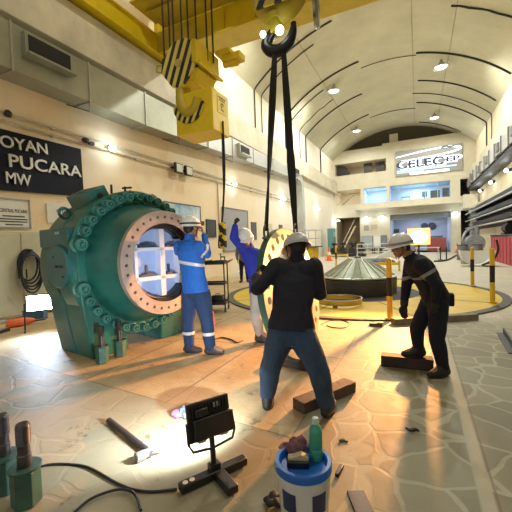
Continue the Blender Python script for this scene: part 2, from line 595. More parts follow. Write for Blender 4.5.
room('wall_garage', -2.7, 3.1, 0, 4.15, 46, mat('garage_wall', (0.52, 0.58, 0.70), 0.7), 170, (0.8, 0.88, 1.0))
room('wall_stairwell', -8.55, -5.9, 0, 4.15, 44, DARKROOM, 12, (1, 0.8, 0.5))
room('wall_passage', 3.95, 4.8, 0, 7.3, 43, mat('passage_wall', (0.12, 0.11, 0.10), 0.9))

GLASS = mat('window_glass', (0.75, 0.88, 0.95), 0.05)
_nt = GLASS.node_tree
_tr = _nt.nodes.new('ShaderNodeBsdfTransparent'); _tr.inputs[0].default_value = (0.86, 0.94, 0.97, 1)
_gl = _nt.nodes.new('ShaderNodeBsdfGlossy'); _gl.inputs['Roughness'].default_value = 0.05
_fr = _nt.nodes.new('ShaderNodeFresnel'); _mx = _nt.nodes.new('ShaderNodeMixShader')
_nt.links.new(_fr.outputs[0], _mx.inputs[0]); _nt.links.new(_tr.outputs[0], _mx.inputs[1]); _nt.links.new(_gl.outputs[0], _mx.inputs[2])
_nt.links.new(_mx.outputs[0], _nt.nodes['Material Output'].inputs['Surface'])
WFRAME = mat('window_frame', (0.55, 0.55, 0.52), 0.5)
def window(n, x0, x1, z0, z1, cols, rail=None):
    b = bm_()
    y = FY + 0.12
    for k in range(cols + 1):
        x = x0 + (x1 - x0) * k / cols; box(b, (x, y, (z0 + z1) / 2), (0.06, 0.08, z1 - z0))
    for z in (z0 + 0.03, z1 - 0.03) + ((rail,) if rail else ()): box(b, ((x0 + x1) / 2, y, z), (x1 - x0, 0.08, 0.06))
    f = struct('window_%d' % n, b, WFRAME, smooth=False)
    b = bm_(); box(b, ((x0 + x1) / 2, y, (z0 + z1) / 2), (x1 - x0, 0.012, z1 - z0))
    obj('window_pane', b, GLASS, f, smooth=False)
window(1, -2.7, 3.1, 5.6, 7.3, 5, 6.7)
window(2, -5.4, -3.0, 5.6, 7.3, 3, 6.75)

# ------------------------------------------------------------------ lettered name board on the left wall
WX = XL + 0.005
SIGNB = mat('sign_navy', (0.010, 0.012, 0.024), 0.6, var=0.3, vscale=2, spec=0.15)
SILVER = mat('sign_letters', (0.62, 0.62, 0.62), 0.35, 0.35)
t = thing('name_board', 'large navy board with raised silver OYAN PUCARA MW lettering on the wall', 'sign', (WX, 5.65, 3.0))
b = bm_(); prism(b, [(-1.25, -0.05), (1.21, 0.06), (1.19, 1.42), (-1.25, 1.40)], basis((0, 0, 0), (0, 1, 0), (0, 0, 1)), 0, 0.05)
obj('board', b, SIGNB, t, bevel=0.006)
for body, y0, z0, w, h in (('OYAN', -0.95, 0.98, 1.13, 0.28), ('PUCARA', -0.78, 0.545, 1.93, 0.31), ('MW', -0.87, 0.15, 0.58, 0.27)):
    slope = {'OYAN': 0.05, 'PUCARA': 0.03, 'MW': 0.0}[body]
    b = text_fit(body, basis((0.065, y0, z0), (0, 1, slope), (0, 0, 1)), w, h, 0.03, 0.012)
    obj('lettering', b, SILVER, t, smooth=False)

WHITEP = mat('notice_white', (0.70, 0.68, 0.62), 0.6, var=0.08)
INK = mat('ink', (0.03, 0.03, 0.035), 0.6)
def wall_panel(name, label, cat, y0, y1, z0, z1, m, th=0.03, frame=None, group=None):
    t = thing(name, label, cat, (WX, (y0 + y1) / 2, z0), 0, group)
    b = bm_(); box(b, (th / 2, 0, (z1 - z0) / 2), (th, y1 - y0, z1 - z0)); obj('panel', b, m, t, bevel=0.004)
    if frame:
        b = bm_(); w = 0.035
        for z in (0, z1 - z0): box(b, (th, 0, z), (th, y1 - y0 + w, w))
        for y in (y0, y1): box(b, (th, y - (y0 + y1) / 2, (z1 - z0) / 2), (th, w, z1 - z0 + w))
        obj('frame', b, frame, t, smooth=False)
    return t
t = wall_panel('notice_board', 'grey framed notice with black CENTRAL PUCARA print under the navy board', 'notice', 4.55, 5.3, 2.1, 2.78, WHITEP, 0.03, mat('frame_grey', (0.30, 0.31, 0.33), 0.5))
b = text_fit('CENTRAL PUCARA', basis((0.032, -0.31, 0.36), (0, 1, 0), (0, 0, 1)), 0.62, 0.085, 0.006); obj('lettering', b, INK, t, smooth=False)
b = bm_()
for k, (z, w) in enumerate(((0.27, 0.5), (0.2, 0.62), (0.14, 0.62), (0.07, 0.4))): box(b, (0.033, 0, z), (0.005, w, 0.028))
obj('print_lines', b, INK, t, smooth=False)
t = wall_panel('wall_chart', 'small white chart with two dark rings beside the notice board', 'chart', 5.75, 6.4, 2.25, 2.76, WHITEP, 0.02)
for y in (-0.02, 0.14):
    b = bm_(); lathe(b, [(0.028, 0), (0.042, 0), (0.042, 0.006), (0.028, 0.006)], (0.021, y, 0.33), (1, 0, 0), 16, closed=True); obj('printed_ring', b, INK, t)
wall_panel('wall_chart', 'plain white sheet under the chart with two rings', 'chart', 5.85, 6.4, 1.7, 2.15, WHITEP, 0.015)
t = wall_panel('landscape_poster', 'framed blue and white mountain poster on the wall behind the valve', 'poster', 10.35, 12.75, 2.35, 3.25, None or mat('poster_sky', (0.75, 0.80, 0.84), 0.5, col2=(0.12, 0.33, 0.55), vscale=1.6), 0.03, mat('frame_dark', (0.06, 0.06, 0.06), 0.5))
wall_panel('wall_opening_cover', 'flat grey service door panel on the wall behind the raised arm', 'door panel', 14.65, 17.4, 1.2, 3.4, mat('panel_grey', (0.33, 0.34, 0.36), 0.5, var=0.1), 0.05, mat('panel_edge', (0.24, 0.25, 0.27), 0.5))
wall_panel('wall_picture', 'small dark framed picture left of the grey door panel', 'picture', 13.2, 14.0, 1.9, 2.7, mat('picture_dark', (0.05, 0.06, 0.07), 0.4), 0.03, mat('frame_black', (0.02, 0.02, 0.02), 0.5))
for k, (y0, lab) in enumerate(((17.9, 'dark narrow notice just right of the grey door panel'), (20.4, 'pale narrow notice on the wall above the sling shackle'), (22.3, 'small dark notice on the wall between the two slings'))):
    wall_panel('wall_notice', lab, 'notice', y0, y0 + 0.7, 1.75, 2.8, (mat('notice_dark', (0.10, 0.10, 0.11), 0.5), mat('notice_pale', (0.62, 0.55, 0.42), 0.6), MATS['notice_dark'])[k], 0.03)

# grey green steel locker against the left wall, hose on a bracket
t = thing('steel_cabinet', 'tall pale green steel cabinet under the notices on the left wall', 'cabinet', (XL + 0.3, 4.72, 0))
LOCK = mat('locker_paint', (0.52, 0.50, 0.36), 0.5, var=0.08)
b = bm_(); box(b, (0, 0, 1.0), (0.55, 1.75, 1.95)); obj('body', b, LOCK, t, bevel=0.01)
for y in (-0.44, 0.44):
    b = bm_(); box(b, (0.285, y, 1.0), (0.02, 0.84, 1.85)); d = obj('door', b, LOCK, t, bevel=0.005)
    b = bm_(); cyl(b, (0.31, y * 0.2, 0.9), (0.31, y * 0.2, 1.1), 0.012); obj('handle', b, mat('dark_metal', (0.05, 0.05, 0.055), 0.4, 0.7), d)
b = bm_(); box(b, (0.297, 0.25, 1.42), (0.006, 0.4, 0.13)); obj('label_plate', b, mat('label_cream', (0.60, 0.55, 0.36), 0.6), t)
BLACKR = mat('black_rubber', (0.015, 0.015, 0.018), 0.55)
t = thing('hose_coil', 'black hose coiled on a bracket on the pale green cabinet', 'hose', (XL + 0.635, 4.83, 1.2))
b = bm_()
for k in range(5):
    a = [(0.04 * k, (0.22 + 0.015 * (k % 3)) * math.cos(q * PI / 12) + 0.02 * math.sin(k), -0.05 * k + (0.36 + 0.02 * k) * math.sin(q * PI / 12)) for q in range(24)]
    tube(b, a, 0.022, 8, closed=True)
obj('coil', b, BLACKR, t)
b = bm_(); box(b, (0.08, 0, 0.34), (0.2, 0.04, 0.04)); obj('bracket', b, MATS['dark_metal'], t)

# conduits on the left wall
PIPE = mat('conduit_paint', (0.50, 0.45, 0.36), 0.5)
for z, lab in ((4.78, 'upper pale conduit running along the left wall above the board'), (4.58, 'lower pale conduit along the left wall just above the board')):
    b = bm_(); cyl(b, (XL + 0.075, -3.5, z), (XL + 0.075, 26.1, z + 0.03), 0.028, n=10)
    for y in range(0, 26, 3): box(b, (XL + 0.05, y, z), (0.09, 0.05, 0.09))
    tag(obj('conduit', b, PIPE), lab, 'pipe')
b = bm_(); cyl(b, (XL + 0.05, 14.3, 1.4), (XL + 0.05, 14.3, 4.55), 0.03, n=10); tag(obj('conduit', b, PIPE), 'short vertical conduit rising left of the hanging crane cable', 'pipe')

# bulkhead lamps on the left wall
LAMPGLOW = mat('lamp_glow_white', (1, 1, 1), 0.4, emit=(0.88, 0.97, 1.0), estr=7)
near = None
for k, (y, lab) in enumerate(((7.85, 'glowing bulkhead lamp on the wall right of the navy board'), (15.75, 'glowing wall lamp beside the hanging crane cable'), (23.1, 'glowing wall lamp seen between the two slings'), (32.4, 'glowing wall lamp on the far left wall, past the vertical duct'))):
    t = thing('wall_lamp', lab, 'lamp', (XL + 0.06, y, 4.66), 0, 'bulkhead lamps on the left wall')
    b = bm_(); lathe(b, [(0.0, 0), (0.10, 0), (0.10, 0.05), (0.085, 0.06), (0, 0.06)], (0, 0, 0), (1, 0, 0), 20); obj('base', b, mat('lamp_grey', (0.35, 0.35, 0.34), 0.5), t)
    b = bm_(); ell(b, (0.12, 0, 0), (0.14, 0.085, 0.085)); obj('lamp_glass', b, LAMPGLOW, t)
    light('wall_lamp_light', 'POINT', (XL + 0.42, y, 4.66), 18, (0.82, 0.95, 1.0), 0.1)
t = thing('wall_flood_lamp', 'pair of unlit black floodlights on the wall above the poster', 'lamp', (XL + 0.05, 11.35, 4.62))
b = bm_(); box(b, (0.06, 0, 0), (0.12, 1.2, 0.06)); obj('bracket', b, MATS['dark_metal'], t)
for y in (-0.3, 0.35):
    b = bm_(); box(b, (0.2, y, 0), (0.12, 0.46, 0.4)); h = obj('housing', b, MATS['dark_metal'], t, bevel=0.02)
    b = bm_(); box(b, (0.262, y, 0), (0.01, 0.36, 0.3)); obj('lens', b, mat('lens_grey', (0.55, 0.55, 0.5), 0.15), h)
t = thing('junction_box', 'small black cable clamp on the conduit left of the glowing bulkhead lamp', 'junction box', (XL + 0.08, 6.95, 4.68))
b = bm_(); ell(b, (0.06, 0, 0), (0.08, 0.13, 0.08)); box(b, (0.05, 0.18, -0.04), (0.1, 0.16, 0.1)); obj('box', b, MATS['dark_metal'], t)
t = thing('wall_siren', 'small black round siren on the conduit at the top of the navy board', 'siren', (XL + 0.08, 4.85, 4.75))
b = bm_(); lathe(b, [(0, 0), (0.05, 0), (0.09, 0.12), (0.06, 0.14), (0, 0.14)], axis=(1, 0, 0)); obj('horn', b, MATS['dark_metal'], t)

# ------------------------------------------------------------------ air ducts
GALV = mat('galvanised_duct', (0.36, 0.37, 0.30), 0.42, 0.5, var=0.22, vscale=0.9)
GALV2 = mat('galvanised_duct_pale', (0.50, 0.51, 0.50), 0.42, 0.4, var=0.15, vscale=0.9)
def duct_left():
    t = thing('air_duct', 'long galvanised air duct under the runway beam on the left wall', 'air duct', (XL + 0.0, 0, 0))
    edges = [-3.0, 1.2, 4.75, 6.75, 8.9, 10.7, 12.7, 14.9, 17.3, 20.2, 23.2, 25.2]
    for k in range(len(edges) - 1):
        y0, y1 = edges[k], edges[k + 1]
        f0 = max(0, (y0 - 9) / 16); f1 = max(0, (y1 - 9) / 16)
        zb0, zb1 = 5.6 + 0.75 * f0, 5.6 + 0.75 * f1
        zt0, zt1 = 6.66 + 0.28 * f0, 6.66 + 0.28 * f1
        d0, d1 = 0.66 - 0.1 * f0, 0.66 - 0.1 * f1
        b = bm_()
        v = [b.verts.new(p) for p in ((0, y0, zb0), (d0, y0, zb0), (d0, y0, zt0), (0, y0, zt0), (0, y1 - 0.03, zb1), (d1, y1 - 0.03, zb1), (d1, y1 - 0.03, zt1), (0, y1 - 0.03, zt1))]
        for f in ((3, 2, 1, 0), (4, 5, 6, 7), (0, 1, 5, 4), (1, 2, 6, 5), (2, 3, 7, 6), (3, 0, 4, 7)): b.faces.new([v[i] for i in f])
        s = obj('duct_section', b, GALV if y0 < 12 else GALV2, t, smooth=False)
        b = bm_(); box(b, (d1 / 2, y1 - 0.015, (zb1 + zt1) / 2), (d1 + 0.05, 0.045, zt1 - zb1 + 0.06)); obj('flange', b, mat('duct_flange', (0.40, 0.40, 0.36), 0.5, 0.5), s, smooth=False)
        if k % 2 == 0 and y0 > 3:
            b = bm_(); tube(b, [(d1, y1 - 0.05, zb1), (d1, y1 - 0.05, zb1 - 0.28), (0, y1 - 0.25, zb1 - 0.02)], 0.015, 6); obj('hanger', b, MATS['dark_metal'], s)
    # outlet grilles
    for y, w, h, z in ((5.55, 1.05, 0.42, 6.28), (15.9, 1.0, 0.4, 6.35), (24.4, 0.9, 0.38, 6.75)):
        b = bm_(); box(b, (0.70, y, z), (0.22, w + 0.14, h + 0.12)); box(b, (0.86, y, z - h / 2 - 0.05), (0.2, w + 0.16, 0.05))
        g = obj('vent_hood', b, GALV if y < 12 else GALV2, t, smooth=False)
        b = bm_(); box(b, (0.812, y, z), (0.012, w, h)); obj('vent_opening', b, mat('vent_black', (0.012, 0.012, 0.012), 0.8), g, smooth=False)
    b = bm_()
    rs = []
    for (yy, zz, ax) in ((25.2, 6.66, 0), (25.9, 6.6, 0.35), (26.35, 6.25, 0.8), (26.5, 5.7, 1.25), (26.5, 4.0, PI / 2), (26.5, 0.0, PI / 2)):
        n = Vector((0, math.cos(ax), -math.sin(ax))); u = Vector((1, 0, 0)); w = Vector((0, math.sin(ax), math.cos(ax)))
        c = Vector((0.29, yy, zz))
        rs.append([b.verts.new(c + u * (sx * 0.28) + w * (sz * 0.3)) for sx, sz in ((-1, -1), (1, -1), (1, 1), (-1, 1))])
    skin(b, rs); obj('drop_duct', b, GALV2, t, smooth=False)
duct_left()
t = thing('air_duct', 'pale air duct under the runway beam on the right wall', 'air duct', (XR, 0, 0))
for k in range(17):
    y0 = 8 + k * 1.9
    b = bm_(); box(b, (-0.38, y0 + 0.92, 6.95), (0.6, 1.8, 0.95 if k % 3 else 0.75))
    s = obj('duct_section', b, GALV2, t, bevel=0.02)
    b = bm_(); box(b, (-0.4, y0 + 1.86, 6.95), (0.7, 0.06, 1.06)); obj('flange', b, mat('duct_dark', (0.22, 0.22, 0.22), 0.5, 0.4), s, smooth=False)
    if k % 2:
        b = bm_(); box(b, (-0.72, y0 + 0.9, 7.0), (0.1, 0.7, 0.5)); obj('vent', b, MATS['duct_dark'], s)

# right wall: ledge, cable trays and dark rails of the gallery
DKSTEEL = mat('dark_steel', (0.035, 0.036, 0.04), 0.45, 0.6)
PALES = mat('pale_steel', (0.55, 0.56, 0.58), 0.4, 0.5)
b = bm_(); box(b, (XR - 0.37, 20, 6.1), (0.7, 39, 0.3)); tag(obj('cable_tray', b, DKSTEEL, bevel=0.02), 'dark tray right under the pale duct on the right wall', 'cable tray')
b = bm_(); box(b, (XR - 0.3, 24, 4.25), (0.6, 48, 0.26)); struct('trim_9', b, FACADE, smooth=False)
for k, (z, d, m, lab) in enumerate(((3.92, 0.8, DKSTEEL, 'topmost dark rail of the gallery on the right wall'), (3.66, 1.0, PALES, 'upper pale pipe along the right wall gallery'), (3.28, 0.8, DKSTEEL, 'second dark rail down on the right wall gallery'),
        (2.98, 1.0, PALES, 'middle pale pipe along the right wall gallery'), (2.62, 0.8, DKSTEEL, 'third dark rail down on the right wall gallery'), (2.3, 1.0, PALES, 'lowest pale pipe along the right wall gallery'))):
    b = bm_()
    if m is DKSTEEL: box(b, (XR - d / 2 - 0.045, 20, z), (d, 38, 0.24))
    else: cyl(b, (XR - d, 0.5, z), (XR - d, 39.4, z), 0.055, n=10)
    tag(obj('gallery_rail' if m is DKSTEEL else 'gallery_pipe', b, m), lab, 'rail' if m is DKSTEEL else 'pipe')
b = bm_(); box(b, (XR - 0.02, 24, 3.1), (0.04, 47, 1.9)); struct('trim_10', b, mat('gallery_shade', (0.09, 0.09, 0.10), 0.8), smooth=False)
for k, (y, lab) in enumerate(((26, 'white lamp under the right wall duct, the nearest of three'), (31, 'white lamp under the right wall duct, the middle of three'), (36, 'white lamp under the right wall duct, the farthest of three'))):
    t = thing('wall_lamp', lab, 'lamp', (XR - 0.2, y, 5.55), 0, 'lamps on the right wall')
    b = bm_(); box(b, (0.1, 0, 0), (0.2, 0.3, 0.16)); obj('base', b, DKSTEEL, t)
    b = bm_(); ell(b, (-0.06, 0, -0.02), (0.12, 0.16, 0.12)); obj('lamp_glass', b, LAMPGLOW, t)
    light('wall_lamp_light', 'POINT', (XR - 0.6, y, 5.4), 14, (0.82, 0.92, 1.0), 0.12)

# ------------------------------------------------------------------ conduits arching over the vault
CABLE = mat('dark_conduit', (0.02, 0.02, 0.022), 0.6)
def arch(label, y, x0, x1, r=0.045, down=None, sag=0.0):
    b = bm_()
    n = max(4, int(abs(x1 - x0) / 0.35))
    pts = [Vector((x0 + (x1 - x0) * k / n, y, vz(x0 + (x1 - x0) * k / n) - 0.05 + sag * math.sin(k * 2.1))) for k in range(n + 1)]
    if down == 'L': pts = [Vector((XL + 0.06, y, 8.3)), Vector((XL + 0.06, y, 10.75))] + pts
    if down == 'R': pts = pts + [Vector((XR - 0.06, y, 10.75)), Vector((XR - 0.06, y, 8.3))]
    tube(b, pts, r, 6)
    tag(obj('ceiling_conduit', b, CABLE), label, 'conduit')
arch('dark ceiling conduit climbing the vault left of the sling hook, nearer one', 18.9, -8.6, -4.0, 0.045, 'L')
arch('dark ceiling conduit climbing the vault left of the sling hook, farther one', 19.9, -8.6, -5.3, 0.032, 'L')
arch('dark conduit from the slings up across the vault to the near left pendant lamp', 24.2, -8.6, -3.4, 0.055, 'L')
arch('thin cable across the vault crown between the left and right conduits', 25.2, -3.4, 0.1, 0.022)
arch('dark conduit across the vault just behind the near right pendant lamp', 24.9, 0.1, 5.1, 0.06)
arch('thin conduit just behind the slings ending short of the near left pendant lamp', 25.3, -8.6, -6.1, 0.035, 'L')
arch('thin kinked cable on the vault ending at a dark junction below the near left lamp', 27.6, -8.6, -5.9, 0.03, 'L', 0.05)
arch('dark conduit on the vault between the two left pendant lamps', 29.3, -8.6, -3.9, 0.05, 'L')
arch('dark conduit on the vault just short of the far left pendant lamp', 34.3, -8.6, -4.0, 0.05, 'L')
arch('thin cable over the vault crown between the two far pendant lamps', 35.3, -4.0, 0.0, 0.025)
arch('dark conduit across the vault before the far right lamp, turning down the wall', 33.8, 0.1, 5.1, 0.05, 'R')
arch('dark conduit halfway between the two right pendant lamps', 29.2, 0.2, 5.1, 0.05)
arch('thin conduit turning down the right wall behind the halfway conduit', 31.7, -0.2, 5.1, 0.03, 'R')
arch('dark conduit at the vault end above the illuminated sign', 39.4, 0.3, 4.0, 0.045)
arch('wavy dark cable on the vault nearest the top right of the hall', 20.1, 1.7, 5.1, 0.045, None, 0.03)
arch('short dark conduit on the vault crown above the wavy cable', 19.4, 0.2, 1.3, 0.05)

# ------------------------------------------------------------------ pendant lamps
SHADE = mat('lamp_shade', (0.50, 0.50, 0.47), 0.35, 0.6)
PGLOW = mat('pendant_glow', (1, 1, 1), 0.4, emit=(1.0, 0.95, 0.85), estr=6)
plab = {(-5.4, 25.6): 'pendant factory lamp on the left of the vault, the nearer one', (1.55, 25.6): 'pendant factory lamp high on the right of the vault, the nearer one',
        (-5.4, 35.9): 'pendant factory lamp on the left of the vault, the farther one', (1.55, 35.9): 'pendant factory lamp above the illuminated sign, on the right and farther'}
proto = None
for (x, y, z) in LAMPS:
    if y < 20: continue
    if proto is None:
        t = proto = thing('pendant_lamp', plab[(x, y)], 'lamp', (x, y, z), 0, 'pendant lamps under the vault')
        b = bm_(); lathe(b, [(0.06, 0.3), (0.09, 0.28), (0.12, 0.1), (0.5, -0.2), (0.5, -0.23), (0.47, -0.23), (0.1, 0.06), (0.02, 0.06), (0.02, 0.3)], n=28); obj('lamp_shade', b, SHADE, t)
        b = bm_(); ell(b, (0, 0, -0.13), (0.34, 0.34, 0.14)); obj('bulb', b, PGLOW, t)
        b = bm_(); cyl(b, (0, 0, 0.3), (0, 0, vz(x) - z), 0.02, n=8); obj('cord', b, CABLE, t)
    else:
        copy_tree(proto, (x, y, z), None, plab[(x, y)])

# ------------------------------------------------------------------ illuminated sign on the facade
SY = FY - 0.02
t = thing('illuminated_sign', 'illuminated CELEC EP sign with a swoosh on the far facade', 'sign', (1.08, SY, 8.2))
b = bm_(); box(b, (0, -0.06, 1.32), (6.2, 0.12, 2.66)); obj('panel', b, mat('sign_panel', (0.34, 0.34, 0.33), 0.5), t, bevel=0.02)
GLOW = mat('sign_glow', (1, 1, 1), 0.5, emit=(0.86, 0.93, 1.0), estr=2.2)
GLOWB = mat('sign_glow_blue', (0.5, 0.7, 1), 0.5, emit=(0.35, 0.55, 0.95), estr=0.6)
NAVY = mat('sign_blue', (0.015, 0.05, 0.18), 0.35)
fm = basis((0, -0.14, 0), (1, 0, 0), (0, 0, 1))
for body, x0, z0, w, h in (('CELEC', -3.0, 0.78, 4.45, 0.86), ('EP', 1.66, 0.98, 1.2, 0.52)):
    b = text_fit(body, basis((x0 + 0.06, -0.135, z0 - 0.03), (1, 0, 0), (0, 0, 1)), w + 0.16, h + 0.14, 0.02, 0.07); obj('letter_halo', b, GLOW, t, smooth=False)
    b = text_fit(body, basis((x0, -0.165, z0), (1, 0, 0), (0, 0, 1)), w, h, 0.03, 0.03); obj('lettering', b, NAVY, t, smooth=False)
b = bm_()
up = catmull([(-3.05, -0.15, 2.0), (-1.0, -0.15, 2.27), (1.2, -0.15, 2.46), (2.3, -0.15, 2.42), (2.95, -0.15, 2.22), (2.5, -0.15, 1.98), (1.2, -0.15, 1.78), (-0.8, -0.15, 1.64), (-2.9, -0.15, 1.42)], 8)
tube(b, up, [0.03 + 0.05 * math.sin(PI * k / (len(up) - 1)) for k in range(len(up))], 8)
box(b, (0.1, -0.13, 0.14), (3.6, 0.03, 0.22)); obj('neon_swoosh', b, GLOW, t)
b = bm_(); box(b, (-0.2, -0.125, 0.52), (5.6, 0.03, 0.16)); box(b, (-1.7, -0.125, 0.33), (2.6, 0.03, 0.1)); obj('light_strip', b, GLOWB, t)
b = bm_(); tube(b, catmull([(1.2, -0.24, 2.40), (1.6, -0.24, 2.50), (2.0, -0.24, 2.40), (2.4, -0.24, 2.44)], 6), 0.06, 8); obj('swoosh_mark', b, NAVY, t)

# dark box on the facade parapet
t = thing('parapet_box', 'pale upright box standing on the facade parapet left of the sign', 'box', (-2.2, 40.6, 11.75))
b = bm_(); box(b, (0, 0, 0.6), (0.85, 0.4, 1.2)); obj('body', b, mat('parapet_paint', (0.55, 0.50, 0.40), 0.7), t, bevel=0.02)
# balcony doors, furniture behind the windows
DOORD = mat('door_dark', (0.055, 0.05, 0.045), 0.5)
for n, (x, lab) in enumerate(((-5.0, 0), (-3.7, 0))):
    b = bm_(); box(b, (x, 41.0, 9.62), (0.9, 0.08, 1.25)); struct('door_%d' % (n + 1), b, DOORD, smooth=False)
b = bm_(); prism(b, [(-8.4, 9.05), (-7.0, 9.05), (-7.0, 9.4), (-7.35, 10.0), (-8.1, 10.25), (-8.4, 10.25)], basis((0, 40.9, 0), (1, 0, 0), (0, 0, 1)), -0.2, 0.2)
tag(obj('stored_tarpaulin', b, mat('tarp_black', (0.03, 0.03, 0.035), 0.6)), 'black covered stack at the left end of the upper balcony', 'tarpaulin')
FURN = mat('office_furniture', (0.10, 0.13, 0.18), 0.5)
for k, (x, w, h, m, lab) in enumerate(((-1.15, 0.9, 0.5, mat('office_wood', (0.30, 0.18, 0.10), 0.5), 'brown desk behind the office window, second pane'), (0.75, 0.5, 0.75, FURN, 'dark chair behind the office window, middle pane'), (1.75, 0.9, 0.95, FURN, 'dark cabinet behind the office window, fourth pane'), (2.75, 0.6, 1.1, FURN, 'dark cabinet behind the office window, last pane on the right'))):
    t = thing('office_cabinet' if k > 1 else ('office_desk' if k == 0 else 'office_chair'), lab, 'cabinet' if k > 1 else ('desk' if k == 0 else 'chair'), (x, 41.6, 5.62))
    if k == 0:
        b = bm_(); box(b, (0, 0, h), (w, 0.6, 0.05)); obj('desktop', b, m, t)
        for sx in (-1, 1):
            b = bm_(); box(b, (sx * (w / 2 - 0.04), 0, h / 2), (0.05, 0.55, h)); obj('leg', b, m, t)
    elif k == 1:
        b = bm_(); box(b, (0, 0, 0.42), (w, 0.5, 0.08)); obj('seat', b, m, t, bevel=0.02)
        b = bm_(); box(b, (0, 0.22, 0.72), (w, 0.06, 0.5)); obj('backrest', b, m, t, bevel=0.02)
        b = bm_(); cyl(b, (0, 0, 0), (0, 0, 0.42), 0.05); obj('base', b, m, t)
    else:
        b = bm_(); box(b, (0, 0, h / 2), (w, 0.45, h)); obj('body', b, m, t, bevel=0.01)
        b = bm_(); box(b, (0, -0.235, h / 2), (w * 0.9, 0.02, h * 0.9)); obj('door', b, m, t)
# flight of stairs in the landing and on the ground floor
def stair(label, x0, x1, z0, z1, y, n=9):
    b = bm_()
    for k in range(n):
        x = x0 + (x1 - x0) * (k + 0.5) / n; z = z0 + (z1 - z0) * (k + 1) / n
        box(b, (x, y, z - 0.05), (abs(x1 - x0) / n * 1.15, 1.0, 0.08))
    t = thing('staircase', label, 'staircase', ((x0 + x1) / 2, y, z0))
    o = obj('steps', b, mat('stair_concrete', (0.45, 0.38, 0.28), 0.7), t, smooth=False); o.location = (-(x0 + x1) / 2, -y, -z0)
    b = bm_(); d = Vector((x1 - x0, 0, z1 - z0)); 
    cyl(b, (x0, y - 0.5, z0 + 0.9), (x1, y - 0.5, z1 + 0.9), 0.04, n=8); cyl(b, (x0, y - 0.5, z0 + 0.02), (x1, y - 0.5, z1), 0.09, n=6)
    o = obj('handrail', b, mat('stair_rail', (0.70, 0.62, 0.48), 0.5), t); o.location = (-(x0 + x1) / 2, -y, -z0)
stair('flight of stairs in the dark ground floor opening at the far left', -8.2, -6.5, 0, 3.2, 41.3)
stair('short flight of stairs behind the upper landing opening at the far left', -8.4, -6.8, 5.6, 6.9, 41.6, 6)
# notice wall on the ground floor
for k, (x, z, w, h, m, lab) in enumerate(((-5.2, 2.55, 0.55, 0.6, 'sheet_grey', 'small grey notice on the white wall beside the garage'), (-4.35, 2.7, 0.7, 0.5, 'sheet_tan', 'tan notice on the white wall beside the garage'))):
    t = thing('wall_notice', lab, 'notice', (x, FY - 0.01, z)); b = bm_(); box(b, (0, -0.015, h / 2), (w, 0.03, h)); obj('panel', b, mat(m, (0.35, 0.33, 0.30) if k == 0 else (0.55, 0.42, 0.28), 0.6), t)
for k, (x, w, m, lab) in enumerate(((-5.1, 1.2, (0.36, 0.40, 0.44), 'grey two-door cabinet against the white wall left of the garage'), (-4.05, 0.75, (0.75, 0.75, 0.74), 'white cabinet next to the grey one left of the garage'), (-3.35, 0.6, (0.16, 0.19, 0.24), 'dark blue cabinet closest to the garage opening'))):
    t = thing('electrical_cabinet', lab, 'cabinet', (x, FY - 0.3, 0.75)); b = bm_(); box(b, (0, 0, 0.6), (w, 0.5, 1.25)); c = obj('body', b, mat('cabinet_paint_%d' % k, m, 0.5), t, bevel=0.02)
    b = bm_(); box(b, (0, -0.26, 0.6), (w * 0.86, 0.02, 1.1)); obj('door', b, MATS['cabinet_paint_%d' % k], t)
    for sx in (-1, 1):
        b = bm_(); box(b, (sx * (w / 2 - 0.06), 0, -0.375), (0.06, 0.4, 0.75)); obj('leg', b, DKSTEEL, t)
# garage: roller shutter head, fans, racks, bench
b = bm_(); box(b, (0.2, FY + 0.5, 3.85), (5.8, 0.35, 0.55)); struct('trim_11', b, mat('shutter_blue', (0.20, 0.24, 0.30), 0.5), smooth=False)
for k, x in enumerate((0.75, 1.55)):
    t = thing('wall_fan', ('left' if k == 0 else 'right') + ' one of two round dark fans on the garage back wall', 'fan', (x, 45.9, 2.95))
    b = bm_(); lathe(b, [(0.33, 0), (0.38, 0), (0.38, 0.16), (0.33, 0.16)], (0, -0.16, 0), (0, 1, 0), 24, closed=True); obj('rim', b, DKSTEEL, t)
    b = bm_(); lathe(b, [(0.0, 0), (0.33, 0), (0.33, 0.04), (0, 0.04)], (0, -0.1, 0), (0, 1, 0), 24); obj('blade_disc', b, mat('fan_dark', (0.05, 0.06, 0.09), 0.6), t)
t = thing('storage_rack', 'dark storage rack inside the garage, left end', 'rack', (-2.0, 44.6, 0))
for z in (0.4, 1.3, 2.2):
    b = bm_(); box(b, (0, 0, z), (1.6, 0.6, 0.06)); obj('shelf', b, FURN, t)
for sx in (-0.78, 0.78):
    for sy in (-0.28, 0.28):
        b = bm_(); box(b, (sx, sy, 1.3), (0.06, 0.06, 2.6)); obj('post', b, FURN, t)
for k, (x, z, w, h, lab) in enumerate(((-2.3, 2.23, 0.6, 0.45, 'dark box on the top shelf of the garage rack'), (-1.8, 1.33, 0.7, 0.5, 'dark box on the middle shelf of the garage rack'))):
    t = thing('storage_box', lab, 'box', (x, 44.6, z + 0.012)); b = bm_(); box(b, (0, 0, h / 2), (w, 0.45, h)); obj('body', b, DOORD, t, bevel=0.02)
    b = bm_(); box(b, (0, 0, h), (w * 1.04, 0.48, 0.05)); obj('lid', b, FURN, t)
t = thing('garage_partition', 'orange-red panel standing in the garage behind the floodlight', 'panel', (-0.1, 44.5, 0)); b = bm_(); box(b, (0, 0, 1.4), (0.55, 0.2, 2.8)); obj('panel', b, mat('panel_rust', (0.50, 0.16, 0.07), 0.6), t, bevel=0.02)
t = thing('garage_machine', 'low red-brown machine in the right half of the garage', 'machine', (1.9, 43.4, 0))
b = bm_(); box(b, (0, 0, 0.75), (1.9, 0.9, 1.5)); obj('body', b, mat('machine_red', (0.42, 0.10, 0.09), 0.5), t, bevel=0.04)
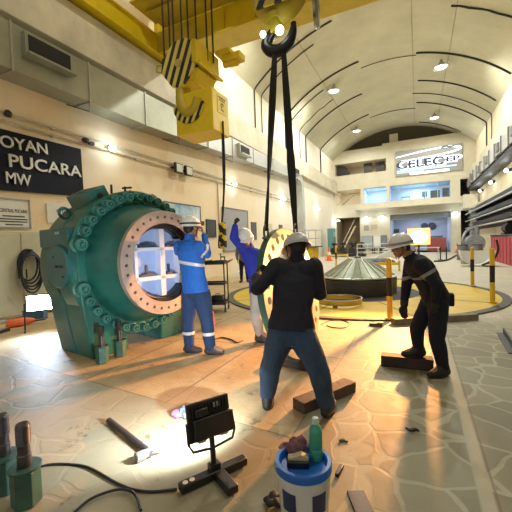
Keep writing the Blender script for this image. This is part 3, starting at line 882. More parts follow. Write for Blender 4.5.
b = bm_(); box(b, (0, 0, 1.6), (1.2, 0.7, 0.25)); obj('hood', b, FURN, t, bevel=0.03)
# ground floor lamps on the facade
for k, (x, z, lab) in enumerate(((3.45, 3.95, 'glowing lamp on the pier right of the garage opening'), (-8.3, 3.85, 'glowing lamp at the far left corner under the landing'), (-5.2, 4.0, 'glowing lamp over the white notice wall, left one'), (-3.5, 4.0, 'glowing lamp over the white notice wall, right one'))):
    t = thing('wall_lamp', lab, 'lamp', (x, FY - 0.02, z), 0, 'lamps along the facade ground floor')
    b = bm_(); box(b, (0, -0.06, 0.1), (0.4, 0.12, 0.1)); obj('base', b, MATS['lamp_grey'], t)
    b = bm_(); ell(b, (0, -0.14, 0), (0.22, 0.12, 0.09)); obj('lamp_glass', b, LAMPGLOW, t)
    light('facade_lamp_light', 'POINT', (x, FY - 0.5, z - 0.1), 16, (0.85, 0.93, 1.0), 0.1)

# ------------------------------------------------------------------ overhead travelling crane
YEL = mat('crane_yellow', (0.70, 0.52, 0.012), 0.42, var=0.16, vscale=1.5, bump=0.03)
YELB = mat('crane_yellow_bright', (0.80, 0.58, 0.015), 0.35, var=0.08)
YELD = mat('crane_yellow_dull', (0.50, 0.38, 0.025), 0.55, var=0.2, vscale=2)
BLK = mat('black_paint', (0.012, 0.012, 0.013), 0.5)
t = thing('overhead_crane', 'yellow overhead travelling crane bridging the hall under the vault', 'crane', (XC, 7.0, 8.33))
b = bm_()                                                    # far girder, box section with flanges and stiffeners
box(b, (0, 3.2, 0.95), (13.4, 0.7, 1.7)); box(b, (0, 3.2, 0.06), (13.4, 0.95, 0.07)); box(b, (0, 3.2, 1.83), (13.4, 0.95, 0.07))
for k in range(12): box(b, (-6.0 + k * 1.1, 2.83, 0.95), (0.05, 0.1, 1.6))
obj('girder', b, YEL, t, bevel=0.012)
b = bm_(); box(b, (0, -5.6, 0.95), (13.4, 0.7, 1.7)); box(b, (0, -5.6, 0.06), (13.4, 0.95, 0.07)); obj('girder', b, YEL, t, bevel=0.012)
for sx in (-1, 1):
    b = bm_(); box(b, (sx * 6.75, -1.2, 0.33), (0.55, 10.6, 0.62)); box(b, (sx * 6.75, -1.2, 0.64), (0.7, 10.6, 0.05)); box(b, (sx * 6.75, -1.2, 0.02), (0.7, 10.6, 0.05))
    e = obj('end_truck', b, YEL, t, bevel=0.012)
    for y in (3.4, -5.8):
        b = bm_(); cyl(b, (sx * 6.75 - 0.08, y, 0.1), (sx * 6.75 + 0.08, y, 0.1), 0.22); obj('wheel', b, DKSTEEL, e)
b = bm_()                                                    # gusset and walkway at the left end
prism(b, [(-6.5, 0.05), (-4.4, 0.05), (-5.1, 0.75), (-6.5, 0.75)], basis((0, 0, 0), (1, 0, 0), (0, 0, 1)), -2.84, -2.72)
box(b, (-5.2, 2.0, 1.0), (2.4, 1.2, 0.06)); obj('gusset', b, YELD, t)
b = bm_(); box(b, (0, 2.35, 0.9), (12.4, 0.9, 0.05))
for k in range(16): box(b, (-6 + k * 0.8, 1.92, 1.4), (0.04, 0.04, 1.0))
box(b, (0, 1.92, 1.9), (12.4, 0.04, 0.04)); box(b, (0, 1.92, 1.4), (12.4, 0.03, 0.03)); obj('walkway', b, YELD, t)
b = bm_(); box(b, (-1.3, -1.5, 1.55), (4.4, 9.2, 0.3)); box(b, (-1.3, -1.5, 2.0), (3.0, 3.4, 0.8)); obj('trolley', b, YELD, t, bevel=0.02)
b = bm_(); box(b, (1.2, 2.76, 0.55), (1.1, 0.16, 0.22)); obj('rail_stop', b, mat('grey_strip', (0.36, 0.33, 0.22), 0.6), t)

# main hook block
MX, MY = -4.98, 6.6
t = thing('main_hook_block', 'large yellow crane hook block with black diagonal stripes, hanging on wire ropes', 'hook block', (MX, MY, 5.78))
HAZ = stripe_mat('hazard_stripe', (1, 0, -0.42), 0.2, (0.74, 0.62, 0.16), (0.014, 0.014, 0.014), 0.52, 0.1, 0.45)
octo = [(-0.5, -0.10), (-0.22, -0.47), (0.0, -0.52), (0.5, -0.10), (0.46, 0.32), (0.2, 0.5), (-0.12, 0.5), (-0.46, 0.2)]
octo = [(x * 1.09 + 0.02, z * 1.06) for x, z in octo]
fx = basis((0, 0, 0), (1, 0, 0), (0, 0, 1))
b = bm_(); prism(b, octo, fx, -0.09, 0.0); obj('stripe_plate', b, HAZ, t, bevel=0.012)
b = bm_(); prism(b, [(x * 0.93, z * 0.93) for x, z in octo], fx, -0.80, -0.09); obj('sheave_housing', b, YEL, t, bevel=0.02)
b = bm_(); prism(b, octo, fx, -0.89, -0.80); obj('rear_plate', b, YEL, t, bevel=0.012)
b = bm_(); box(b, (0.5, 0.4, 0.12), (0.12, 1.0, 0.5)); box(b, (0.55, 0.42, -0.13), (0.22, 1.06, 0.06), Euler((0, 0.5, 0))); box(b, (0.40, 0.4, -0.32), (0.14, 0.75, 0.3), Euler((0, 0.5, 0)))
obj('side_cover', b, YEL, t, bevel=0.012)
b = bm_(); box(b, (0.47, 0.42, -0.28), (0.03, 0.3, 0.2), Euler((0, 0.5, 0))); obj('side_grille', b, YELD, t)
b = bm_(); box(b, (0.95, 0.95, 0.3), (0.5, 0.3, 0.16)); box(b, (0.78, 0.9, 0.42), (0.4, 0.4, 0.1)); cyl(b, (0.7, 0.9, 0.2), (1.1, 0.95, 0.2), 0.09); obj('limit_switch_arm', b, YEL, t, bevel=0.012)
b = bm_(); cyl(b, (0, -0.03, 0), (0, 0.03, 0), 0.09, n=24); cyl(b, (0, -0.04, 0), (0, 0.03, 0), 0.04, n=12); obj('axle_cap', b, mat('cap_olive', (0.50, 0.42, 0.13), 0.5), t)
b = bm_(); cyl(b, (-0.05, 0.3, -0.45), (-0.05, 0.3, -0.85), 0.13, n=24); obj('hook_shank', b, YELD, t)
b = bm_()
box(b, (0.38, 0.36, -1.2), (1.02, 0.74, 0.95)); lower = obj('lower_housing', b, YELB, t, bevel=0.02)
HAZ2 = stripe_mat('hazard_stripe_fine', (1, 0, -0.5), 0.155, (0.70, 0.56, 0.10), (0.014, 0.014, 0.014), 0.5, 0.0, 0.45)
b = bm_(); arc = [(0.26 + 0.42 * math.cos(a), -1.02 + 0.42 * math.sin(a)) for a in [PI + PI * k / 16 for k in range(17)]]
inner = [(0.26 + 0.2 * math.cos(a), -1.02 + 0.2 * math.sin(a)) for a in [2 * PI - PI * k / 16 for k in range(17)]]
prism(b, arc + inner, fx, 0.02, 0.06); obj('stripe_plate', b, HAZ2, t)
b = bm_(); hk = catmull([(0.0, 0.02, -0.6), (0.02, 0, -0.85), (0.08, -0.02, -1.05), (0.25, -0.04, -1.2), (0.45, -0.04, -1.1), (0.52, -0.04, -0.92)], 6)
tube(b, hk, [0.12 - 0.04 * abs(k / (len(hk) - 1) - 0.4) for k in range(len(hk))], 12); obj('hook', b, YELD, t)
b = bm_(); box(b, (0.892, 0.4, -1.02), (0.012, 0.4, 0.4)); lp = obj('label_plate', b, mat('plate_yellow', (0.72, 0.55, 0.02), 0.5), t)
b = bm_(); fy = basis((0.785, 0.23, -1.0), (0, 1, 0), (0, 0, 1))
box(b, (0.900, 0.4, -0.86), (0.006, 0.3, 0.022)); box(b, (0.900, 0.4, -0.915), (0.006, 0.26, 0.016)); tube(b, [(0.900, 0.40 + 0.05 * math.cos(a), -1.03 + 0.05 * math.sin(a)) for a in [PI / 8 * k for k in range(13)]], 0.009, 6); box(b, (0.900, 0.4, -1.13), (0.006, 0.12, 0.02))
obj('plate_print', b, INK, lp)
ROPE = mat('wire_rope', (0.03, 0.026, 0.02), 0.6, 0.3)
for x, y in ((-0.73, 0.4), (-0.3, 0.25), (-0.24, 0.5), (0.13, 0.25), (0.19, 0.5), (0.55, 0.4), (0.62, 0.55), (-0.66, 0.55)):
    b = bm_(); cyl(b, (x, y, 0.4 if abs(x) < 0.4 else 0.1), (x, y, 3.9), 0.022, n=8); obj('rope', b, ROPE, t)
b = bm_(); tube(b, [(-0.5, 0.03, 0.1), (-0.62, -0.02, 0.08), (-0.64, -0.02, -0.05), (-0.53, 0.02, -0.08)], 0.025, 8); obj('lifting_eye', b, YELD, t)
# hanging pendant cable with its control box
t = thing('crane_pendant', 'black cable with yellow and black control box hanging below the crane hook block', 'crane control', (-4.2, 7.0, 1.4))
b = bm_(); tube(b, catmull([(0.1, 0.0, 3.0), (0.09, 0, 2.0), (0.08, 0, 1.4), (0.03, 0, 0.9), (-0.02, 0, 0.55)], 6), 0.024, 8)
tube(b, catmull([(0.13, 0.0, 3.0), (0.13, 0, 1.9), (0.06, 0.02, 1.2), (-0.02, 0.05, 0.7), (-0.12, 0.03, 0.3), (-0.12, 0, 0.05), (-0.04, 0, 0.1)], 6), 0.016, 8); obj('cable', b, BLACKR, t)
b = bm_(); box(b, (0.0, 0, 0.33), (0.16, 0.12, 0.62)); obj('control_box', b, stripe_mat('pendant_stripe', (1, 0, 1.0), 0.2, (0.75, 0.55, 0.03), (0.015, 0.015, 0.015), 0.45), t, bevel=0.02)
b = bm_()
for k in range(5): cyl(b, (0, -0.06, 0.1 + 0.11 * k), (0, -0.085, 0.1 + 0.11 * k), 0.03, n=12)
obj('button', b, BLK, t)

# auxiliary hook with two flat slings
AX, AY = -1.47, 3.9
t = thing('auxiliary_hook', 'smaller crane hook block with a black hook holding two slings', 'hook block', (AX, AY, 3.8))
b = bm_(); ell(b, (0.04, 0.02, 0.72), (0.37, 0.17, 0.42), seg=28, rings_=14); obj('sheave_housing', b, YELD, t)
b = bm_(); prism(b, [(-0.2, 0.42), (0.3, 0.42), (0.36, 0.9), (-0.2, 0.9)], fx, 0.17, 0.21); obj('stripe_plate', b, stripe_mat('hazard_stripe_aux', (1, 0, -0.5), 0.2, (0.60, 0.42, 0.05), (0.014, 0.014, 0.014), 0.6, 0.35), t, bevel=0.01)
b = bm_(); cyl(b, (-0.02, 0, 0.2), (-0.02, 0, 0.5), 0.075, n=18); lathe(b, [(0, 0), (0.1, 0.0), (0.12, 0.05), (0.1, 0.1), (0, 0.1)], (-0.02, 0, 0.36), n=20); obj('hook_shank', b, YELD, t)
b = bm_(); hk = catmull([(-0.02, 0, 0.3), (-0.08, 0, 0.22), (-0.15, 0, 0.12), (-0.1, 0, 0.03), (0.02, 0, 0.0), (0.14, 0, 0.06), (0.19, 0, 0.17), (0.2, 0, 0.27)], 6)
tube(b, hk, [0.035 + 0.04 * math.sin(PI * min(1, k / (len(hk) - 1) * 1.05)) for k in range(len(hk))], 14); obj('hook', b, mat('hook_black', (0.02, 0.02, 0.022), 0.3, 0.5), t)
b = bm_(); lathe(b, [(0.15, -0.03), (0.30, -0.03), (0.32, 0), (0.30, 0.03), (0.15, 0.03)], (0.46, 0.05, 0.5), (1, 0.2, 0), 28, closed=True); obj('sheave', b, mat('sheave_steel', (0.30, 0.33, 0.28), 0.25, 0.9), t)
HGLOW = mat('hook_hole_glow', (1, 1, 1), 0.4, emit=(0.92, 1.0, 0.86), estr=9)  # lit sheave holes, their brightness added as small glowing discs
for x, z, r in ((-0.14, 0.17, 0.035), (0.07, 0.155, 0.05)):
    b = bm_(); ell(b, (x, -0.12, z), (r, 0.03, r * 1.15)); obj('lit_sheave_hole', b, HGLOW, t)
for x, y in ((-0.27, 0.0), (-0.23, 0.05), (0.42, 0.05), (0.30, 0.0)):
    b = bm_(); cyl(b, (x, y, 0.75), (x, y, 5.9), 0.014, n=8); obj('rope', b, ROPE, t)

SLING = mat('sling_webbing', (0.014, 0.014, 0.015), 0.8, bump=0.2, bscale=90)
RING_C = Vector((-1.38, 3.9, 0.90))
STEELB = mat('shackle_steel', (0.14, 0.13, 0.12), 0.35, 0.8)
SL = []
for k, (p1, lab) in enumerate(((at(266, 231, 3.83), 'black flat sling on the left, twisting down to the near rim of the drilled ring'), (at(295.5, 229, 4.2), 'black flat sling on the right, down to the top of the drilled ring'))):
    p0 = Vector((AX - 0.03 + 0.10 * k, AY - 0.02, 3.86))
    t = thing('lifting_sling', lab, 'sling', p0)
    b = bm_()
    n = 16
    rs = []
    for i in range(n + 1):
        s = i / n
        c = (p1 - p0) * s
        w = 0.026 + 0.018 * math.sin(PI * min(1, s * 1.1)) + (0.012 if s > 0.6 else 0)
        if s > 0.93: w = 0.03
        a = 0.3 + (2.2 * s if k == 0 else 0.9 * s)
        u = Vector((math.cos(a), math.sin(a), 0)) * w; v = Vector((-math.sin(a), math.cos(a), 0)) * 0.012
        rs.append([b.verts.new(c + u + v), b.verts.new(c - u + v), b.verts.new(c - u - v), b.verts.new(c + u - v)])
    skin(b, rs); obj('webbing', b, SLING, t)
    b = bm_(); q = p1 - p0
    tube(b, [q + Vector((0.0, 0.055 * math.cos(a), 0.04 + 0.085 * math.sin(a) - 0.06)) for a in [2 * PI * j / 16 for j in range(16)]], 0.014, 8, closed=True); cyl(b, q + Vector((0, -0.08, -0.08)), q + Vector((0, 0.08, -0.08)), 0.016, n=10); obj('shackle', b, STEELB, t)
    SL.append(p1)

# ------------------------------------------------------------------ spherical inlet valve
GRN = mat('valve_green', (0.014, 0.125, 0.105), 0.34, var=0.35, vscale=2.2, bump=0.06, bscale=14, coat=0.25)
GRN_LED = mat('valve_green_led_tint', (0.018, 0.125, 0.13), 0.4, var=0.3, vscale=2.0, bump=0.05, bscale=14, coat=0.2)  # bluer copy of the valve green, LED light put into the colour
GRNB = mat('bolt_green', (0.045, 0.19, 0.16), 0.35, var=0.3, vscale=9)
COPPER = mat('machined_face', (0.50, 0.42, 0.38), 0.38, 0.4, var=0.3, vscale=3)
DARKS = mat('seal_steel', (0.10, 0.095, 0.09), 0.3, 0.85)
VX, VY, VZ = -4.343, 4.075, 1.28
t = valve = thing('inlet_valve', 'huge dark green bolted valve body with a round flanged opening', 'valve', (VX, VY, 0), R(-10))
AXI = (1, 0, 0)
b = bm_()
lathe(b, [(0.6, -0.48), (1.02, -0.48), (1.06, -0.45), (1.06, -0.06), (1.0, -0.02), (1.0, 0.02), (1.08, 0.06), (1.10, 0.10), (1.10, 0.44), (1.08, 0.47), (0.905, 0.47), (0.885, 0.50), (0.86, 0.62), (0.825, 0.74), (0.785, 0.85), (0.755, 0.93), (0.745, 1.0), (0.56, 1.0), (0.56, 0.70), (0.52, 0.60), (0.52, -0.2), (0.6, -0.48)], (0, 0, VZ), AXI, 72, closed=True)
obj('body_shell', b, GRN, t, angle=25)
# pedestal legs: near and far, each in two halves
syz = basis((0, 0, 0), (0, 1, 0), (0, 0, 1))
near = [(-0.30, 0.0), (-0.84, 0.0), (-0.95, 0.62), (-1.0, 1.06), (-1.0, 1.50), (-0.8, 1.60), (-0.6, 0.9), (-0.32, 0.42)]
for sgn, nm in ((1, 'near'), (-1, 'far')):
    for x0, x1 in ((-0.42, 0.03), (0.045, 0.49)):
        b = bm_(); poly = [(y * sgn, z) for y, z in near]
        prism(b, poly, syz, x0, x1); obj('pedestal', b, GRN_LED if x0 < -0.1 else GRN, t, bevel=0.02)
    b = bm_(); s = -sgn
    lathe(b, [(0, 0), (0.275, 0), (0.29, 0.015), (0.29, 0.10), (0.26, 0.13), (0.26, 0.30), (0, 0.30)], (0.19, s * 1.12, VZ + 0.01), (0, -s, 0), 40)
    tc = obj('trunnion_cover', b, GRN_LED, t, angle=30)
    b = bm_(); box(b, (0.27, s * 1.123, VZ + 0.01), (0.2, 0.012, 0.025)); cyl(b, (0.19, s * 1.12, VZ + 0.01), (0.19, s * 1.135, VZ + 0.01), 0.02, n=10); cyl(b, (0.11, s * 1.12, VZ + 0.14), (0.11, s * 1.13, VZ + 0.14), 0.012, n=10); cyl(b, (0.35, s * 1.12, VZ - 0.12), (0.35, s * 1.13, VZ - 0.12), 0.012, n=10); obj('slot', b, BLK, tc)
    b = bm_(); box(b, (-0.02, s * 0.96, VZ + 0.40), (0.82, 0.2, 0.26)); box(b, (0.30, s * 0.88, VZ + 0.34), (0.3, 0.2, 0.34)); obj('side_lug', b, GRN_LED, t, bevel=0.02)
    b = bm_(); box(b, (0.12, s * 1.065, VZ + 0.46), (0.1, 0.01, 0.035)); obj('number_plate', b, mat('plate_pale', (0.30, 0.38, 0.36), 0.5), t)
    b = bm_(); box(b, (0.36, s * 0.80, VZ + 0.16), (0.14, 0.12, 0.12), Euler((0.6, 0, 0))); cyl(b, (0.36, s * 0.85, VZ + 0.02), (0.52, s * 0.75, VZ + 0.02), 0.035, n=10); obj('locking_tab', b, GRNB, t, bevel=0.01)
# flange bolts: a proud cap nut in its spot face
for a in list(range(62, 156, 10)) + list(range(-152, -60, 10)) + list(range(-58, -20, 10)) + list(range(24, 62, 10)) + [163, -163, 17, -17]:
    big = abs(a) in (163, 17)
    rr = 0.085 if big else 0.062
    cy, cz = 1.0 * math.cos(R(a)), 1.0 * math.sin(R(a))
    b = bm_(); c = (0.44, cy, VZ + cz)
    lathe(b, [(0, 0), (rr * 1.32, 0), (rr * 1.32, 0.035), (rr, 0.04), (rr, 0.125), (rr * 0.85, 0.14), (rr * 0.62, 0.14), (rr * 0.58, 0.115), (rr * 0.3, 0.115), (rr * 0.26, 0.15), (0, 0.15)], c, AXI, 18)
    obj('bolt', b, GRNB, t, angle=30)
b = bm_(); holed_annulus(b, 0.565, 0.745, 0.658, 0.022, 32, 0.99, 1.07, c=(0, 0, VZ)); obj('flange_face', b, COPPER, t, angle=30)
b = bm_(); lathe(b, [(0.565, 1.06), (0.56, 1.03), (0.548, 1.03), (0.545, 1.0), (0.53, 1.0), (0.525, 0.965), (0.51, 0.96), (0.505, 0.93), (0.50, 0.92), (0.50, 0.7), (0.6, 0.7), (0.6, 1.06)], (0, 0, VZ), AXI, 64, closed=True); obj('seal_ring', b, DARKS, t, angle=20)
DISC = mat('disc_led_blue', (0.40, 0.56, 0.92), 0.4, var=0.08, vscale=2)  # bluish LED light in the bore put into disc and rib colours
RIB = mat('disc_rib', (0.66, 0.75, 0.93), 0.4)
b = bm_(); lathe(b, [(0, 0.78), (0.505, 0.78), (0.505, 0.83), (0, 0.83)], (0, 0, VZ), AXI, 48); disc = obj('closing_disc', b, DISC, t)
b = bm_()
M0 = Matrix.Translation((0.05, 0, VZ))
def chord(y=None, z=None):
    v = y if y is not None else z
    return 2 * math.sqrt(0.5 ** 2 - v * v)
for z, h in ((0.2, 0.05), (-0.22, 0.06)): box(b, (0.885, 0, VZ + z), (0.12, chord(z=z) - 0.01, h))
for y, w in ((0.03, 0.09), (0.36, 0.05), (-0.42, 0.05)): box(b, (0.885, y, VZ), (0.12, w, chord(y=y) - 0.01))
obj('rib', b, RIB, disc, bevel=0.006)
SLOTM = mat('disc_slot', (0.05, 0.08, 0.13), 0.5)  # dark openings of the disc, their darkness put into raised shapes
for y0, y1, z in ((-0.36, -0.03, 0.235), (0.1, 0.33, 0.235), (-0.36, -0.05, -0.185), (0.1, 0.3, -0.185)):
    b = bm_(); v = [(y0, 0), (y1, 0), (y1 - 0.05, 0.035), ((y0 + y1) / 2, 0.05), (y0 + 0.04, 0.03)]
    prism(b, v, basis((0.83, 0, VZ + z - 0.01), (0, 1, 0), (0, 0, 1)), 0, 0.09)
    if z < 0: box(b, (0.86, (y0 + y1) / 2, VZ + z + 0.08), (0.03, 0.03, 0.13))
    obj('dark_opening', b, SLOTM, disc)
# lifting lugs, eye and pipes along the crown
def crown(a, r): return Vector((0, r * math.cos(R(a)), VZ + r * math.sin(R(a))))
for a, r, s in ((118, 1.13, (0.62, 0.30, 0.22)), (62, 1.13, (0.5, 0.26, 0.16))):
    b = bm_(); c = crown(a, r); box(b, c, s, Euler((R(a - 90), 0, 0)))
    lug = obj('lifting_lug', b, GRN, t, bevel=0.015)
    b = bm_(); d = Vector((1, 0, 0)); cyl(b, c + d * (s[0] / 2 - 0.01), c + d * (s[0] / 2 + 0.006), 0.045, n=16); obj('lug_hole', b, BLK, lug)
b = bm_(); c = crown(138, 1.14); tube(b, [c + Vector((-0.1, 0.07 * math.cos(q), 0.07 * math.sin(q))) for q in [2 * PI * k / 16 for k in range(16)]], 0.022, 8, closed=True); obj('lifting_eye', b, GRN_LED, t)
for a, h in ((98, 0.17), (85, 0.16), (80, 0.12)):
    b = bm_(); c = crown(a, 1.08); cyl(b, c, c + Vector((0, 0, h)), 0.018, n=10)
    if a == 85: cyl(b, c + Vector((0, -0.05, h * 0.8)), c + Vector((0, 0.12, h)), 0.016, n=8)
    obj('pipe_stub', b, DKSTEEL, t)
b = bm_(); box(b, (0.86, -0.86 * 0.76, VZ + 0.06), (0.14, 0.02, 0.05), Euler((0.0, 0, 0.2))); obj('name_tag', b, BLK, t)

# ------------------------------------------------------------------ drilled ring hanging in the slings
RFACE = mat('ring_face', (0.85, 0.76, 0.58), 0.38, 0.1, var=0.12, vscale=3)
t = thing('drilled_ring', 'big upright steel ring drilled with holes, hung in slings before the man in navy', 'ring', RING_C)
t.rotation_euler = (0, R(-9), R(-4))
b = bm_(); holed_annulus(b, 0.55, 0.78, 0.675, 0.045, 26, -0.035, 0.03); obj('ring_plate', b, RFACE, t, angle=30)
b = bm_(); lathe(b, [(0.772, -0.045), (0.79, -0.045), (0.79, 0.025), (0.772, 0.025)], (0, 0, 0), AXI, 72, closed=True); obj('ring_rim', b, mat('rim_green', (0.03, 0.10, 0.06), 0.4, var=0.3), t)
b = bm_(); lathe(b, [(0.53, -0.03), (0.55, -0.03), (0.55, 0.03), (0.53, 0.03)], (0, 0, 0), AXI, 64, closed=True); obj('inner_lip', b, mat('lip_rust', (0.40, 0.12, 0.06), 0.5), t)

# ------------------------------------------------------------------ stud bolts with tall hexagon nuts
NUT = mat('nut_green', (0.045, 0.12, 0.095), 0.38, 0.25, var=0.3, vscale=9)
ROD = mat('stud_steel', (0.10, 0.095, 0.11), 0.3, 0.8, var=0.4, vscale=8)
def stud(label, loc, rot, group=None):
    t = thing('stud_bolt', label, 'bolt', loc, rot, group)
    b = bm_(); lathe(b, [(0, 0), (0.075, 0), (0.082, 0.008), (0.082, 0.205), (0.074, 0.215), (0, 0.215)], n=6); obj('nut', b, NUT, t, smooth=False, bevel=0.004)
    b = bm_(); lathe(b, [(0, 0.215), (0.088, 0.215), (0.088, 0.23), (0, 0.23)], n=24); obj('washer', b, NUT, t)
    b = bm_(); pr = [(0, 0.2), (0.038, 0.2), (0.038, 0.30), (0.034, 0.305), (0.034, 0.36)]
    for k in range(14): pr += [(0.039, 0.365 + 0.008 * k), (0.0365, 0.369 + 0.008 * k)]
    pr += [(0.036, 0.48), (0.03, 0.487), (0, 0.487)]
    lathe(b, pr, n=24); r = obj('rod', b, ROD, t, angle=30)
    return t
p = gz(27, 503); q = gz(6, 490)
s1 = stud('stud bolt in the near corner with its washer touching the cable', (p.x, p.y, 0), 0.35)
copy_tree(s1, (q.x, q.y, 0), 0.1, 'stud bolt at the photo edge, behind the one with the cable')
s3 = copy_tree(s1, (-3.79, 3.12, 0), 0.4, 'stud bolt at the foot of the green valve, nearer the corner of the foot')
s4 = copy_tree(s1, (-3.79, 3.42, 0), 0.2, 'stud bolt at the foot of the green valve, nearer the blue worker')

# ------------------------------------------------------------------ people
def voxel(bm, size, name='tmp', smooth_it=3):
    """fuse overlapping closed pieces into one continuous surface; returns a bmesh"""
    bmesh.ops.recalc_face_normals(bm, faces=bm.faces[:])
    me = bpy.data.meshes.new(name); bm.to_mesh(me); bm.free()
    o = bpy.data.objects.new(name, me); COL.objects.link(o)
    m = o.modifiers.new('r', 'REMESH'); m.mode = 'VOXEL'; m.voxel_size = size; m.adaptivity = 0.0
    if smooth_it:
        s = o.modifiers.new('s', 'SMOOTH'); s.factor = 0.5; s.iterations = smooth_it
    dg = bpy.context.evaluated_depsgraph_get()
    m2 = bpy.data.meshes.new_from_object(o.evaluated_get(dg))
    out = bm_(); out.from_mesh(m2)
    bpy.data.objects.remove(o); bpy.data.meshes.remove(me); bpy.data.meshes.remove(m2)
    return out


def folds(bm, amp, scale, seed=0.0, stretch=(1, 1, 0.45)):
    bm.normal_update()
    for v in bm.verts:
        p = Vector((v.co.x * scale * stretch[0] + seed, v.co.y * scale * stretch[1], v.co.z * scale * stretch[2]))
        d = noise.noise(p) + 0.5 * noise.noise(p * 2.3)
        v.co += v.normal * (amp * d)


def limb(bm, pts, rad, n=16):
    """tapered limb through joints, a ball at every joint"""
    for i, (p, r) in enumerate(zip(pts, rad)):
        ell(bm, p, (r, r, r), seg=n, rings_=10)
        if i:
            a, ra = pts[i - 1], rad[i - 1]
            if (Vector(p) - Vector(a)).length > 1e-4:
                cyl(bm, a, p, ra, r, n)


def mid(a, b, t=0.5): return Vector(a).lerp(Vector(b), t)


def hand(bm, wrist, direc, palm, side, curl=0.5, grow=0.0, s=1.05, spread=0.06):
    """wrist: point; direc: towards the knuckles; palm: direction the palm faces; side: +1 / -1 which edge carries the thumb"""
    d = Vector(direc).normalized(); pn = (Vector(palm) - d * Vector(palm).dot(d)).normalized()
    ac = d.cross(pn).normalized() * side             # across the palm, towards the thumb
    w = Vector(wrist)
    secs = []
    for t, hw, hd in ((-0.01, 0.028, 0.022), (0.025, 0.035, 0.018), (0.06, 0.043, 0.016), (0.09, 0.043, 0.014), (0.098, 0.038, 0.011)):
        secs.append((w + d * t * s, ac * (hw * s + grow), pn * (hd * s + grow)))
    loft(bm, secs, 16)
    for k, (off, L) in enumerate(((0.031, 0.074), (0.0105, 0.083), (-0.0105, 0.077), (-0.031, 0.06))):
        base = w + d * 0.092 * s + ac * off * s
        a = 0.0
        p = base - d * 0.02 * s
        dirn = (d + ac * off * spread * 20 * 0.1).normalized()
        pts, rr = [p, base], [0.0095 * s + grow, 0.0093 * s + grow]
        q = base
        for j, fr in enumerate((0.46, 0.31, 0.23)):
            a += curl * (0.75, 1.0, 0.7)[j]
            q = q + (dirn * math.cos(a) + pn * math.sin(a)) * (L * fr * s)
            pts.append(q); rr.append((0.0086, 0.0078, 0.0066)[j] * s + grow)
        limb(bm, pts, rr, 10)
    b0 = w + d * 0.022 * s + ac * 0.022 * s
    b1 = b0 + (d * 0.6 + ac * 0.75 + pn * 0.25).normalized() * 0.038 * s
    b2 = b1 + (d * 0.85 + ac * (0.45 - 0.5 * curl) + pn * (0.2 + 0.6 * curl)).normalized() * 0.034 * s
    b3 = b2 + (d * 0.9 + ac * (0.1 - 0.5 * curl) + pn * (0.25 + 0.6 * curl)).normalized() * 0.027 * s
    limb(bm, [b0, b1, b2, b3], [0.014 * s + grow, 0.0115 * s + grow, 0.0098 * s + grow, 0.0078 * s + grow], 10)


def head_frame(face, up):
    f = Vector(face).normalized(); u = (Vector(up) - f * Vector(up).dot(f)).normalized()
    l = u.cross(f)                                    # the person's left
    return Matrix((l, f, u)).transposed()             # x = left, y = forward, z = up


def head_mesh(bm, c, H, s=1.0):
    def P(x, y, z): return Vector(c) + H @ Vector((x, y, z)) * s
    def E(p, r, rot=None): ell(bm, P(*p), [q * s for q in r], H if rot is None else H @ rot, 20, 14)
    E((0, -0.012, 0.035), (0.076, 0.093, 0.085))      # skull
    E((0, 0.02, -0.03), (0.062, 0.073, 0.075))        # face
    E((0, 0.042, -0.085), (0.040, 0.042, 0.032))      # jaw and chin
    E((0, 0.075, 0.022), (0.05, 0.016, 0.012))        # brow
    for sx in (-1, 1):
        E((sx * 0.037, 0.066, -0.02), (0.022, 0.018, 0.016))   # cheekbones
        E((sx * 0.076, -0.006, -0.01), (0.010, 0.020, 0.032), Euler((0.15, 0, sx * 0.3)).to_matrix())   # ears
    limb(bm, [P(0, 0.088, 0.012), P(0, 0.104, -0.018), P(0, 0.108, -0.028)], [0.009 * s, 0.012 * s, 0.013 * s], 10)   # nose
    for sx in (-1, 1): ell(bm, P(sx * 0.012, 0.096, -0.032), (0.008 * s,) * 3, None, 8, 6)
    E((0, 0.086, -0.058), (0.024, 0.012, 0.006)); E((0, 0.084, -0.070), (0.021, 0.012, 0.007))        # lips
    return P


